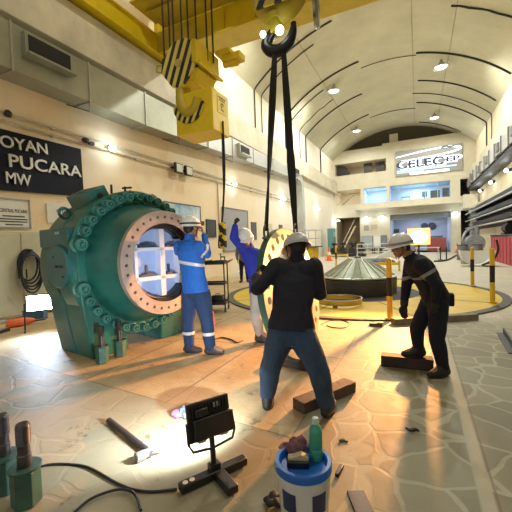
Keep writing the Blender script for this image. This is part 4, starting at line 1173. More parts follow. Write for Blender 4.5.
def helmet(parent, c, H, s, m, label=None, brim_m=None):
    s = s * 1.1
    """safety helmet: ribbed dome, peak at the front, rim, strap"""
    C0 = Vector(c)
    b = bm_()
    n = 36
    rings_ = []
    for k in range(11):
        a = (PI / 2) * k / 10
        row = []
        for j in range(n):
            q = 2 * PI * j / n
            x, y = math.sin(q), math.cos(q)
            rr = math.cos(a)
            rib = 1 + 0.02 * math.exp(-((x * rr) / 0.13) ** 2) * math.sin(a)
            row.append(b.verts.new(C0 + H @ (Vector((0.112 * x * rr, 0.138 * y * rr - 0.005, 0.022 + 0.125 * math.sin(a) * rib)) * s)))
        rings_.append(row)
    skin(b, rings_, cap=False); b.faces.new(rings_[-1])
    dome = obj('helmet', b, m, parent, angle=60)
    sol = dome.modifiers.new('thickness', 'SOLIDIFY'); sol.thickness = 0.006 * s; sol.offset = -1
    if label: dome['label'] = label
    b = bm_()                                          # rim flaring into a peak over the brow
    rs = []
    for j in range(n):
        q = 2 * PI * j / n
        f = max(0, math.cos(q)) ** 2
        w = 0.008 + 0.032 * f
        for_ = [(1.0, 0.026), (1.0, 0.018), (1.0 + w / 0.125, 0.014 - 0.012 * f), (1.0 + w / 0.125, 0.018 - 0.012 * f)]
        rs.append([b.verts.new(C0 + H @ (Vector((0.113 * math.sin(q) * g, 0.139 * math.cos(q) * g - 0.005, z)) * s)) for g, z in for_])
    skin(b, rs, closed=True); obj('brim', b, brim_m or m, dome)
    b = bm_()
    for sx in (-1, 1): tube(b, [C0 + H @ (Vector((sx * 0.09, 0.01, 0.05)) * s), C0 + H @ (Vector((sx * 0.075, 0.03, -0.05)) * s), C0 + H @ (Vector((sx * 0.02, 0.06, -0.118)) * s)], 0.004 * s, 6)
    obj('chin_strap', b, BLK, dome)
    return dome


SKIN = mat('skin_tan', (0.36, 0.19, 0.11), 0.55, var=0.08, vscale=14)
HAIR = mat('hair_black', (0.012, 0.009, 0.008), 0.6)
EYEW = mat('eye_dark', (0.03, 0.02, 0.015), 0.2)


def person(label, base, J, wear, group=None):
    """J: joints in world space; wear: clothing materials"""
    t = thing('person', label, 'person', base, 0, group)
    O = Vector(base)
    L = {k: (Vector(v) - O if isinstance(v, (Vector, tuple)) and k[0] != '_' else v) for k, v in J.items()}
    s = J.get('_s', 1.0)
    right = Vector(J['_right']).normalized()           # towards the person's right shoulder
    fwd = Vector(J['_fwd']).normalized()
    H = head_frame(J['_face'], J.get('_headup', (0, 0, 1)))
    hd = L['head']
    # ---- body: one continuous surface
    b = bm_()
    head_mesh(b, hd, H, s)
    limb(b, [L['neck'], mid(L['neck'], hd, 0.5), hd + H @ Vector((0, -0.02, -0.04)) * s], [0.062 * s, 0.056 * s, 0.054 * s])
    spine = [L['pelvis'], L['waist'], L['chest'], L['neck']]
    def torso(bm, g):
        secs = []
        dims = ((0.05, 0.145, 0.105), (0.0, 0.165, 0.118))
        up0 = (L['waist'] - L['pelvis']).normalized()
        secs.append((L['pelvis'] - up0 * 0.10 * s, right * (0.12 * s + g), fwd * (0.095 * s + g)))
        secs.append((L['pelvis'], right * (0.168 * s + g), fwd * (0.122 * s + g)))
        secs.append((mid(L['pelvis'], L['waist']), right * (0.162 * s + g), fwd * (0.118 * s + g)))
        secs.append((L['waist'], right * (0.152 * s + g), fwd * (0.112 * s + g)))
        secs.append((mid(L['waist'], L['chest']), right * (0.166 * s + g), fwd * (0.118 * s + g)))
        secs.append((L['chest'], right * (0.182 * s + g), fwd * (0.124 * s + g)))
        secs.append((mid(L['chest'], L['neck'], 0.55), right * (0.178 * s + g), fwd * (0.108 * s + g)))
        secs.append((mid(L['chest'], L['neck'], 0.85), right * (0.125 * s + g), fwd * (0.085 * s + g)))
        secs.append((L['neck'], right * (0.062 * s + g), fwd * (0.06 * s + g)))
        loft(bm, secs, 24)
    def arm(bm, sd, g, to=1.0, fr=0.0):
        sh, el, wr = L['sh' + sd], L['el' + sd], L['wr' + sd]
        end = mid(el, wr, to)
        pts = [mid(L['chest'], sh, 0.55), sh, mid(sh, el, 0.5), el, mid(el, wr, 0.35), end]
        rr = [0.085, 0.070, 0.056, 0.046, 0.045, 0.034]
        limb(bm, pts, [r * s + g for r in rr])
    def leg(bm, sd, g, to=1.0):
        hp, kn, an = L['hip' + sd], L['kn' + sd], L['an' + sd]
        end = mid(kn, an, to)
        limb(bm, [hp, mid(hp, kn, 0.45), kn, mid(kn, an, 0.32), end], [r * s + g for r in (0.098, 0.084, 0.062, 0.060, 0.045)])
    torso(b, -0.012)
    for sd in 'LR':
        arm(b, sd, -0.006); leg(b, sd, -0.008)
        h = J['_hand' + sd]
        hand(b, L['wr' + sd], h[0], h[1], h[2], h[3], 0.0, s)
        toe = L['an' + sd] + Vector(J['_toe' + sd]).normalized() * 0.15 * s + Vector((0, 0, -0.045))
        limb(b, [L['an' + sd], toe], [0.042 * s, 0.033 * s])
    body = obj('body', voxel(b, 0.0058, smooth_it=2), wear.get('skin', SKIN), t, angle=180)
    P = lambda x, y, z: hd + H @ Vector((x, y, z)) * s
    for sx in (-1, 1):
        b = bm_(); ell(b, P(sx * 0.031, 0.083, 0.002), (0.012 * s, 0.012 * s, 0.009 * s), None, 12, 8); obj('eye', b, EYEW, t)
    b = bm_(); ell(b, P(0, -0.022, 0.034), (0.083 * s, 0.094 * s, 0.088 * s), H, 24, 14); ell(b, P(0, -0.05, -0.02), (0.07 * s, 0.06 * s, 0.055 * s), H, 20, 12)
    obj('hair', voxel(b, 0.012), HAIR, t, angle=180)
    if wear.get('beard'):
        b = bm_(); ell(b, P(0, 0.046, -0.088), (0.044 * s, 0.047 * s, 0.03 * s), H); obj('beard', b, wear['beard'], t)
    # ---- clothing
    b = bm_()
    for sd in 'LR': leg(b, sd, wear.get('leg_g', 0.014), wear.get('leg_to', 0.96))
    up0 = (L['waist'] - L['pelvis']).normalized()
    g = 0.008
    loft(b, [(L['pelvis'] - up0 * 0.11 * s, right * 0.125 * s, fwd * 0.105 * s), (L['pelvis'], right * (0.17 * s + g), fwd * (0.125 * s + g)), (mid(L['pelvis'], L['waist'], 0.5), right * (0.165 * s + g), fwd * (0.12 * s + g)), (mid(L['pelvis'], L['waist'], 0.8), right * (0.155 * s + g), fwd * (0.115 * s + g))], 24)
    b = voxel(b, 0.011, smooth_it=3); folds(b, 0.010, 9, 3.1)
    tr = obj('trousers', b, wear['trousers'], t, angle=180)
    b = bm_(); torso(b, 0.016)
    hem = wear.get('hem', 0.05)
    if hem > 0:
        loft(b, [(L['pelvis'] - up0 * hem, right * (0.178 * s + wear.get('hem_g', 0.016)), fwd * (0.132 * s + wear.get('hem_g', 0.016))), (L['waist'], right * (0.160 * s + 0.014), fwd * (0.118 * s + 0.014))], 24)
    for sd in 'LR': arm(b, sd, 0.013, wear.get('sleeve', 0.95))
    if wear.get('collar', True): limb(b, [L['neck'], mid(L['neck'], hd, 0.28)], [0.072 * s, 0.066 * s])
    b = voxel(b, 0.011, smooth_it=3); folds(b, 0.011, 9, 7.7)
    # trim the trouser seat that the torso piece would otherwise duplicate
    cut = L['pelvis'] - up0 * (hem if hem > 0 else -0.04)
    bmesh.ops.bisect_plane(b, geom=b.verts[:] + b.edges[:] + b.faces[:], plane_co=cut, plane_no=-up0, clear_outer=False)
    kill = [f for f in b.faces if (f.calc_center_median() - cut).dot(up0) < 0 and min((f.calc_center_median() - L['wrL']).length, (f.calc_center_median() - L['wrR']).length) > 0.30 and ((f.calc_center_median() - L['pelvis']) - up0 * (f.calc_center_median() - L['pelvis']).dot(up0)).length < 0.24 * s]
    bmesh.ops.delete(b, geom=kill, context='FACES')
    jk = obj('jacket' if not wear.get('sweater') else 'sweater', b, wear['jacket'], t, angle=180)
    # boots
    for sd in 'LR':
        an = L['an' + sd]; td = Vector(J['_toe' + sd]).normalized()
        sole = J['_sole' + sd] - O.z
        b = bm_()
        heel = Vector((an.x, an.y, sole + 0.045)) - td * 0.045
        ball = Vector((an.x, an.y, sole + 0.045)) + td * 0.10
        toe = Vector((an.x, an.y, sole + 0.038)) + td * 0.17
        limb(b, [an + Vector((0, 0, 0.05)), mid(an, heel, 0.6), heel], [0.054, 0.052, 0.044]); limb(b, [mid(an, ball, 0.3), ball, toe], [0.052, 0.047, 0.036]); limb(b, [heel, ball], [0.044, 0.047])
        sd_ = td.cross(Vector((0, 0, 1)))
        for v in b.verts: v.co.z = max(v.co.z, sole + 0.004)
        b = voxel(b, 0.009, smooth_it=2)
        bo = obj('boot', b, wear.get('boot', BLK), t, angle=180)
        b = bm_(); n = 20
        out = []
        for k in range(n):
            q = 2 * PI * k / n
            out.append((0.108 * math.cos(q) + 0.055, 0.047 * math.sin(q)))
        prism(b, out, basis(Vector((an.x, an.y, sole)), td, Vector((0, 0, 1)).cross(td)), 0.0, 0.022); obj('boot_sole', b, BLACKR, bo)
        if wear.get('gloves'):
            h = J['_hand' + sd]; b = bm_(); hand(b, L['wr' + sd], h[0], h[1], h[2], h[3], 0.0035, s)
            cuff = Vector(h[0]).normalized(); cyl(b, L['wr' + sd] - cuff * 0.05, L['wr' + sd] + cuff * 0.01, 0.044 * s, 0.038 * s)
            obj('glove', voxel(b, 0.006, smooth_it=1), wear['gloves'], t, angle=180)
    helmet(t, hd, H, s, wear['helmet'], wear.get('helmet_label'))
    return t, jk, tr, L, H, P


def band(parent, src, c, nrm, half, m, name='reflective_stripe', grow=0.004, near=None, rad=0.4):
    """a reflective tape: the slab of a garment between two planes, lifted off it"""
    b = bm_(); b.from_mesh(src.data)
    nrm = Vector(nrm).normalized(); c = Vector(c)
    geom = b.verts[:] + b.edges[:] + b.faces[:]
    bmesh.ops.bisect_plane(b, geom=geom, plane_co=c + nrm * half, plane_no=nrm, clear_outer=True)
    geom = b.verts[:] + b.edges[:] + b.faces[:]
    bmesh.ops.bisect_plane(b, geom=geom, plane_co=c - nrm * half, plane_no=-nrm, clear_outer=True)
    kill = [f for f in b.faces if (f.calc_center_median() - c).length > rad]
    bmesh.ops.delete(b, geom=kill, context='FACES')
    b.normal_update()
    for v in b.verts: v.co += v.normal * grow
    o = obj(name, b, m, src, angle=180)
    return o


NAVYC = mat('cloth_navy', (0.010, 0.011, 0.022), 0.85, bump=0.25, bscale=60)
BLACKC = mat('cloth_black_blue', (0.005, 0.008, 0.018), 0.9, bump=0.25, bscale=60)
JEANS = mat('denim', (0.025, 0.058, 0.115), 0.85, var=0.45, vscale=5, bump=0.3, bscale=110)
ROYAL = mat('cloth_royal_blue', (0.012, 0.13, 0.55), 0.75, var=0.15, vscale=5, bump=0.2, bscale=70)
ROYALD = mat('sweater_blue', (0.015, 0.035, 0.42), 0.8, var=0.15, vscale=6, bump=0.3, bscale=90)
WORKBLUE = mat('cloth_work_blue', (0.015, 0.045, 0.13), 0.85, var=0.25, vscale=5, bump=0.25, bscale=70)
PALEC = mat('cloth_pale_grey', (0.45, 0.44, 0.42), 0.85, var=0.2, vscale=5, bump=0.25, bscale=70)
WHITEH = mat('helmet_white', (0.72, 0.72, 0.70), 0.3, var=0.05)
GREYH = mat('helmet_grey', (0.50, 0.51, 0.52), 0.35, var=0.08)
TAPE = mat('reflective_tape', (0.62, 0.66, 0.70), 0.35, 0.2)
TAPED = mat('reflective_tape_dull', (0.22, 0.23, 0.25), 0.4, 0.2)
BROWNB = mat('boot_brown', (0.06, 0.045, 0.04), 0.6, var=0.3)
GLOVE = mat('glove_dark', (0.025, 0.023, 0.022), 0.8, bump=0.3, bscale=90)

R0v, F0v, UP = _R0.copy(), _F0.copy(), Vector((0, 0, 1))

# man in navy sweater and jeans, seen from behind, steadying the ring
J = dict(head=at(296.5, 249.5, 3.30), neck=at(297, 260, 3.22), chest=at(295, 277, 3.12), waist=at(292, 310, 3.02), pelvis=at(291, 328, 3.0),
         shL=at(277, 266, 3.16), shR=at(314, 267, 3.12), elL=at(258, 289, 3.02), elR=at(320, 294, 3.10), wrL=at(257, 276, 3.22), wrR=at(312, 292, 3.40),
         hipL=at(282, 333, 3.0), hipR=at(301, 334, 2.98), knL=at(271, 366, 3.0), knR=at(319, 371, 2.86), anL=at(267.5, 395, 3.10), anR=at(327, 404, 2.93),
         _right=R0v + UP * 0.0, _fwd=F0v + UP * 0.15, _face=F0v * 0.9 - R0v * 0.35 - UP * 0.35, _headup=UP + F0v * 0.3,
         _handL=(F0v * 0.8 + R0v * 0.3 + UP * 0.45, R0v * 0.9 - F0v * 0.3, 1, 0.45), _handR=(F0v - R0v * 0.5, -R0v - F0v * 0.2, -1, 0.4),
         _toeL=F0v * 0.8 + R0v * 0.15, _toeR=F0v * 0.8 + R0v * 0.45, _soleL=0.0, _soleR=0.0, _s=1.03)
front = person('man in navy sweater and blue jeans seen from behind, hands on the drilled ring', (J['pelvis'].x, J['pelvis'].y, 0), J,
               dict(jacket=NAVYC, trousers=JEANS, helmet=GREYH, boot=BLACKR, sweater=True, hem=0.015, hem_g=0.032, gloves=GLOVE, leg_g=0.028))
t, jk, tr, L, H, P = front
b = bm_(); ell(b, P(-0.105, 0.03, 0.085), (0.01, 0.028, 0.024), H); obj('helmet_badge', b, BLK, t)
band(t, tr, L['waist'] - Vector((0, 0, 0.045)), UP, 0.018, BLACKR, 'belt', 0.006, rad=0.3)

# worker in the bright blue jacket at the valve mouth, arms up to the face
J = dict(head=at(191, 228, 4.78), neck=at(189.5, 240, 4.76), chest=at(190, 252, 4.75), waist=at(194, 277, 4.74), pelvis=at(195.5, 290, 4.74),
         shL=at(180, 246, 4.86), shR=at(199, 247, 4.66), elL=at(178, 252, 5.10), elR=at(207, 254, 4.74), wrL=at(190, 238, 5.10), wrR=at(204.5, 235, 4.88),
         hipL=at(190, 294, 4.80), hipR=at(202, 295, 4.70), knL=at(188.5, 322, 4.80), knR=at(207, 323, 4.68), anL=at(189, 346.5, 4.82), anR=at(210, 347, 4.70),
         _right=R0v * 0.85 - F0v * 0.5, _fwd=F0v * 0.85 + R0v * 0.5, _face=R0v * 0.6 + F0v * 0.75 + UP * 0.0,
         _handL=(UP * 0.75 + R0v * 0.45, -F0v, 1, 0.9), _handR=(UP * 0.9 - R0v * 0.35, -R0v - F0v * 0.2, 1, 0.9),
         _toeL=R0v * 0.7 - F0v * 0.15, _toeR=R0v * 0.95 - F0v * 0.2, _soleL=0.0, _soleR=0.0, _s=1.07)
t, jk, tr, L, H, P = person('worker in bright blue jacket by the valve mouth, hands raised to his face', (J['pelvis'].x, J['pelvis'].y, 0), J,
               dict(jacket=ROYAL, trousers=WORKBLUE, helmet=WHITEH, boot=BROWNB, hem=0.03, leg_g=0.024))
band(t, jk, mid(L['waist'], L['chest'], 0.55), UP + R0v * 0.18, 0.022, TAPE, rad=0.24)
for sd in 'LR':
    band(t, tr, mid(L['kn' + sd], L['an' + sd], 0.42), UP, 0.022, TAPE, rad=0.12)
band(t, jk, mid(L['shR'], L['elR'], 0.6), L['elR'] - L['shR'], 0.02, TAPE, rad=0.12)
b = bm_(); tube(b, [P(0.113 * math.sin(q), 0.14 * math.cos(q) - 0.005, 0.055) for q in [2 * PI * k / 24 for k in range(24)]], 0.016, 8, closed=True); box(b, P(0, 0.145, 0.06), (0.16, 0.05, 0.06), H); obj('goggles', b, BLK, t)

# worker in blue sweater and pale trousers beyond the ring, one fist raised
J = dict(head=at(245, 238.5, 5.12), neck=at(250, 248, 5.18), chest=at(256, 259.5, 5.2), waist=at(260, 279, 5.22), pelvis=at(261.5, 290, 5.2),
         shR=at(245, 250, 5.12), shL=at(266, 252, 5.28), elR=at(233.5, 238, 5.0), wrR=at(235.2, 226, 5.02), elL=at(273, 270, 5.15), wrL=at(272, 262, 4.9),
         hipR=at(257.5, 294, 5.15), hipL=at(266, 294, 5.28), knR=at(256, 314, 5.02), knL=at(268, 316, 5.2), anR=at(259.5, 333, 5.2), anL=at(273, 333, 5.35),
         _right=-R0v * 0.9 - F0v * 0.35, _fwd=-F0v * 0.9 + R0v * 0.35, _face=-F0v * 0.85 + R0v * 0.25 - UP * 0.3, _headup=UP - R0v * 0.25,
         _handR=(UP + R0v * 0.1, R0v, -1, 1.35), _handL=(R0v * 0.4 + UP * 0.4 - F0v, R0v, 1, 0.6),
         _toeR=R0v * 0.8 - F0v * 0.4, _toeL=R0v * 0.6 - F0v * 0.6, _soleR=0.0, _soleL=0.0, _s=1.02)
t, jk, tr, L, H, P = person('worker in blue sweater and pale trousers behind the ring, one gloved fist raised', (J['pelvis'].x, J['pelvis'].y, 0), J,
               dict(jacket=ROYALD, trousers=PALEC, helmet=WHITEH, boot=BROWNB, sweater=True, hem=0.04, gloves=GLOVE, leg_g=0.022, beard=mat('beard_grey', (0.20, 0.19, 0.18), 0.8)))

# worker in dark overalls on the right, bending to the left
J = dict(head=at(400.5, 247, 3.72), neck=at(411, 257, 3.75), chest=at(420, 268, 3.78), waist=at(431, 287, 3.8), pelvis=at(436, 299, 3.82),
         shL=at(421, 265, 3.62), shR=at(411, 266, 3.92), elL=at(436, 285, 3.55), wrL=at(435, 301, 3.62), elR=at(406, 290, 3.92), wrR=at(404, 305, 3.86),
         hipL=at(438.5, 303, 3.74), hipR=at(430.5, 303, 3.90), knL=at(437, 339, 3.68), knR=at(417, 328, 3.93), anL=at(443, 367, 3.68), anR=at(418.5, 348, 3.94),
         _right=F0v * 0.95 + UP * 0.0, _fwd=-R0v * 0.8 - UP * 0.55, _face=-R0v * 0.92 - UP * 0.16 - F0v * 0.1, _headup=UP - R0v * 0.15,
         _handL=(-UP - R0v * 0.15, F0v, 1, 0.5), _handR=(-UP - R0v * 0.05, -F0v, 1, 0.55),
         _toeL=-R0v * 0.9 - F0v * 0.25, _toeR=-R0v, _soleL=0.0, _soleR=0.13, _s=0.95)
t, jk, tr, L, H, P = person('worker in dark overalls on the right, bending down by the timber block', (J['pelvis'].x, J['pelvis'].y, 0), J,
               dict(jacket=BLACKC, trousers=BLACKC, helmet=WHITEH, boot=BLACKR, hem=0.03, gloves=GLOVE, leg_g=0.018))
band(t, jk, mid(L['shL'], L['elL'], 0.45), L['elL'] - L['shL'], 0.018, TAPED, rad=0.12)
band(t, jk, L['chest'] + Vector((0, 0, -0.05)), L['neck'] - L['waist'], 0.016, TAPED, rad=0.22)
b = bm_(); tube(b, [P(0.116 * math.sin(q), 0.142 * math.cos(q) - 0.005, 0.05) for q in [2 * PI * k / 24 for k in range(24)]], 0.013, 8, closed=True); obj('helmet_band', b, mat('band_grey', (0.22, 0.22, 0.23), 0.6), t)
b = bm_(); box(b, L['pelvis'] + R0v * 0.13 - F0v * 0.05, (0.08, 0.12, 0.14)); obj('belt_pouch', voxel(b, 0.012), BLACKC, t)

# distant person by the tool trolley
g0 = gz(244.5, 282)
J = dict()
s0 = 1.0
def PD(x, y, z): return Vector((g0.x, g0.y, 0)) + R0v * x + F0v * y + UP * z
J = dict(head=PD(0.03, 0, 1.60), neck=PD(0.02, 0, 1.46), chest=PD(0.0, 0, 1.28), waist=PD(0, 0, 1.02), pelvis=PD(0, 0, 0.90), shL=PD(0.2, 0, 1.40), shR=PD(-0.2, 0, 1.40), elL=PD(0.27, -0.02, 1.12), elR=PD(-0.26, -0.03, 1.12),
         wrL=PD(0.24, -0.15, 0.9), wrR=PD(-0.24, -0.12, 0.9), hipL=PD(0.09, 0, 0.86), hipR=PD(-0.09, 0, 0.86), knL=PD(0.12, -0.03, 0.47), knR=PD(-0.11, -0.03, 0.47), anL=PD(0.13, 0, 0.09), anR=PD(-0.12, 0, 0.09),
         _right=-R0v, _fwd=-F0v, _face=-F0v + R0v * 0.3, _handL=(-UP - F0v * 0.2, -R0v, 1, 0.5), _handR=(-UP - F0v * 0.2, R0v, -1, 0.5), _toeL=-F0v + R0v * 0.3, _toeR=-F0v - R0v * 0.3, _soleL=0.0, _soleR=0.0, _s=1.0)
person('distant person in grey jacket and dark trousers standing behind the raised arm', (g0.x, g0.y, 0), J,
       dict(jacket=mat('cloth_grey', (0.13, 0.15, 0.17), 0.85, bump=0.2, bscale=60), trousers=BLACKC, helmet=WHITEH, boot=BLACKR, hem=0.04))

# ------------------------------------------------------------------ turbine pit with its cover cone
PITY = mat('pit_yellow', (0.60, 0.42, 0.022), 0.5, var=0.2, vscale=1.2, spec=0.3)
PC = Vector((-1.7, 10.1, 0))
t = thing('pit_cover', 'large round yellow floor plate with a dark rim around the ribbed cone', 'floor plate', PC)
b = bm_(); lathe(b, [(1.75, 0.0), (3.5, 0.0), (3.5, 0.02), (1.75, 0.02)], n=72, closed=True); obj('cover_plate', b, PITY, t)
b = bm_(); lathe(b, [(3.5, 0.0), (3.68, 0.0), (3.68, 0.03), (3.5, 0.03)], n=72, closed=True); obj('rim', b, mat('pit_rim', (0.05, 0.045, 0.035), 0.6), t)
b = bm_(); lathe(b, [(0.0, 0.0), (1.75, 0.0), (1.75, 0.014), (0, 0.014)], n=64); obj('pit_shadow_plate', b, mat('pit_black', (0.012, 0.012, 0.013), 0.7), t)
b = bm_(); d = Vector((0.75, -0.66, 0))
for a in (-95, -62, -20, 40, 100, 160, 220):
    u = Vector((math.cos(R(a)), math.sin(R(a)), 0)); box(b, u * 2.62 + Vector((0, 0, 0.0215)), (1.75, 0.025, 0.004), Euler((0, 0, R(a))))
obj('plate_joint', b, mat('joint_brown', (0.16, 0.10, 0.03), 0.7), t)
CONEM = mat('cone_grey_green', (0.26, 0.30, 0.25), 0.4, 0.4, var=0.25, vscale=5)
CONER = mat('cone_rib', (0.42, 0.45, 0.38), 0.4, 0.3)
t = thing('turbine_cover', 'grey ribbed cone cover standing in the middle of the yellow floor plate', 'turbine cover', PC + Vector((0.1, 0.12, 0.014)))
b = bm_(); lathe(b, [(0, 0), (1.05, 0), (1.06, 0.40), (1.0, 0.44), (0, 0.44)], n=64); obj('base_drum', b, mat('drum_dark', (0.06, 0.065, 0.07), 0.45, 0.4, var=0.2), t, bevel=0.01)
b = bm_(); lathe(b, [(0, 0.44), (1.0, 0.44), (1.02, 0.47), (0.30, 0.93), (0.24, 0.97), (0.10, 0.98), (0.10, 1.03), (0, 1.03)], n=24); obj('cone_shell', b, CONEM, t, angle=10)
for k in range(24):
    a = 2 * PI * k / 24; u = Vector((math.cos(a), math.sin(a), 0))
    b = bm_(); cyl(b, u * 1.0 + Vector((0, 0, 0.485)), u * 0.27 + Vector((0, 0, 0.955)), 0.018, n=6); obj('rib', b, CONER, t)
b = bm_(); lathe(b, [(0.98, 0.455), (1.06, 0.44), (1.06, 0.47), (0.99, 0.485)], n=64, closed=True); obj('edge_ring', b, CONER, t)
p = gz(339, 305)
t = thing('seal_ring', 'thin bright metal ring lying on the floor plate in front of the cone', 'ring', (p.x + 0.02, p.y, 0.03))
b = bm_(); lathe(b, [(0.47, 0.03), (0.50, 0.03), (0.51, 0.09), (0.52, 0.15), (0.47, 0.15)], n=56, closed=True); obj('ring_body', b, mat('ring_bronze', (0.50, 0.44, 0.30), 0.25, 0.85), t)
for a in (30, 150, 270):
    b = bm_(); box(b, (0.49 * math.cos(R(a)), 0.49 * math.sin(R(a)), 0.014), (0.09, 0.09, 0.032)); obj('spacer_block', b, mat('spacer_wood', (0.22, 0.13, 0.06), 0.7), t)

# striped posts round the pit
BYEL = mat('post_yellow', (0.72, 0.50, 0.04), 0.45, var=0.15)
def bollard(label, x, y, h=1.13, group='yellow and black posts round the pit'):
    t = thing('barrier_post', label, 'post', (x, y, 0.03), 0, group)
    b = bm_(); cyl(b, (0, 0, 0), (0, 0, 0.37 * h), 0.05, n=16); obj('post', b, BYEL, t)
    b = bm_(); cyl(b, (0, 0, 0.37 * h), (0, 0, 0.68 * h), 0.05, n=16); obj('black_band', b, BLK, t)
    b = bm_(); lathe(b, [(0.05, 0.68 * h), (0.05, h - 0.02), (0.035, h), (0, h)], n=16); lathe(b, [(0.0, 0.68 * h), (0.05, 0.68 * h)], n=16); obj('post_top', b, BYEL, t)
    b = bm_(); lathe(b, [(0, 0), (0.1, 0), (0.1, 0.015), (0, 0.015)], n=20); obj('base', b, BYEL, t)
    return t
bollard('striped post in front of the cone, left of the bending worker', -0.49, 6.72)
bollard('striped post on the right rim of the yellow floor plate, the nearer one', 1.47, 8.98, 1.2)
bollard('striped post on the right rim of the yellow floor plate, the farther one', 1.46, 11.95, 1.15)
bollard('striped post by the low yellow barrier, far behind the cone on its left', -4.3, 19.8, 1.2)

# timbers and blocks
WOODD = mat('timber_dark', (0.042, 0.030, 0.024), 0.75, var=0.45, vscale=6, bump=0.3, bscale=30)
WOODM = mat('timber_brown', (0.09, 0.06, 0.04), 0.75, var=0.4, vscale=6, bump=0.3, bscale=30)
WOODG = mat('timber_grey', (0.22, 0.19, 0.14), 0.75, var=0.4, vscale=6, bump=0.3, bscale=30)
def timber(label, p0, p1, w, h, m, name='timber_block', z=0.0):
    p0, p1 = Vector((p0[0], p0[1], 0)), Vector((p1[0], p1[1], 0))
    d = p1 - p0
    b = bm_(); box(b, (0, 0, h / 2), (d.length, w, h))
    bmesh.ops.subdivide_edges(b, edges=b.edges[:], cuts=3, use_grid_fill=True)
    for v in b.verts: v.co += Vector((0, noise.noise(v.co * 7 + p0) * 0.006, noise.noise(v.co * 5 + p1) * 0.006 if v.co.z > 0.01 else 0))
    o = obj(name, b, m, None, bevel=0.006); o.location = (p0 + p1) / 2 + Vector((0, 0, z)); o.rotation_euler = (0, 0, math.atan2(d.y, d.x))
    return tag(o, label, 'timber')
timber('dark timber block under the bending worker\'s rear boot', (-0.42, 4.29), (0.135, 4.31), 0.16, 0.128, WOODD)
timber('dark timber block wedged under the drilled ring', (-1.66, 3.92), (-1.10, 3.84), 0.20, 0.095, WOODD)
timber('dark brown plank beside the right boot of the man in navy', (-0.98, 2.82), (-0.64, 3.44), 0.15, 0.10, WOODM)
timber('long grey timber on the floor behind the bending worker', (-0.42, 6.38), (0.92, 7.2), 0.16, 0.11, WOODG)
timber('grey timber crossing the end of the long one by the yellow plate', (0.1, 7.25), (0.95, 7.02), 0.14, 0.10, WOODG, z=0.0) if False else None
timber('short dark timber just behind the foot of the striped post', (-0.45, 6.56), (0.0, 6.5), 0.11, 0.10, WOODD) if False else None
timber('small brown offcut on the floor left of the long grey timber', (-0.79, 6.2), (-0.58, 6.2), 0.13, 0.05, WOODM, 'timber_offcut')

# ------------------------------------------------------------------ floodlights
FGLOW = mat('flood_glow', (1, 1, 1), 0.4, emit=(1.0, 0.62, 0.30), estr=26)
fx_, fy_, fz_ = FLOOD
t = thing('floodlight', 'glowing orange halogen floodlight on a stand behind the bending worker', 'floodlight', (fx_, fy_, 0.022))
b = bm_(); box(b, (0, 0.03, fz_), (0.50, 0.14, 0.40)); box(b, (0, 0.11, fz_), (0.3, 0.06, 0.25)); h = obj('housing', b, DKSTEEL, t, bevel=0.02)
b = bm_(); box(b, (0, -0.05, fz_), (0.50, 0.02, 0.40)); obj('reflector', b, mat('flood_reflector', (1, 0.6, 0.3), 0.3, emit=(1.0, 0.50, 0.17), estr=1.6), h, bevel=0.008)
b = bm_(); ell(b, (0, -0.06, fz_), (0.19, 0.025, 0.15)); obj('bulb', b, FGLOW, h)
b = bm_(); cyl(b, (0, 0.05, 0.5), (0, 0.05, fz_ - 0.2), 0.02, n=10); obj('pole', b, DKSTEEL, t)
for a in (90, 210, 330):
    b = bm_(); u = Vector((math.cos(R(a)), math.sin(R(a)), 0)); cyl(b, Vector((0, 0.05, 0.75)), Vector((0, 0.05, 0.012)) + u * 0.42, 0.014, n=8); obj('leg', b, DKSTEEL, t)
WGLOW = mat('led_glow', (1, 1, 1), 0.4, emit=(0.80, 0.89, 1.0), estr=30)
cdir = (Vector((0, 0, 0.9)) - Vector(LED_A)); cdir.z = 0; cdir.normalize()
ang = math.atan2(cdir.y, cdir.x)
t = thing('floodlight', 'dazzling white LED floodlight low on the floor left of the valve', 'floodlight', (LED_A[0] - cdir.x * 0.12, LED_A[1] - cdir.y * 0.12, 0), ang)
b = bm_(); box(b, (0, 0, LED_A[2]), (0.08, 0.46, 0.32)); h = obj('housing', b, DKSTEEL, t, bevel=0.015)
b = bm_(); box(b, (0.045, 0, LED_A[2]), (0.015, 0.42, 0.28)); obj('lamp_glass', b, WGLOW, h)
for s in (-1, 1):
    b = bm_(); tube(b, [(0, s * 0.25, LED_A[2]), (0, s * 0.26, 0.05), (0.15, s * 0.26, 0.015)], 0.014, 8); tube(b, [(0, s * 0.26, 0.05), (-0.15, s * 0.26, 0.015)], 0.014, 8); obj('foot', b, DKSTEEL, t)

# work light in the foreground, seen from behind
PLB = mat('black_plastic', (0.012, 0.012, 0.013), 0.38, bump=0.05, bscale=60)
wdir = Vector((0.51, 0.86, 0)).normalized(); ndir = Vector((-0.86, 0.51, 0)).normalized()
base = Vector((-1.21, 1.80, 0))
t = thing('work_light', 'black LED work light on a cross-shaped stand, seen from behind in the foreground', 'work light', base, math.atan2(wdir.y, wdir.x))
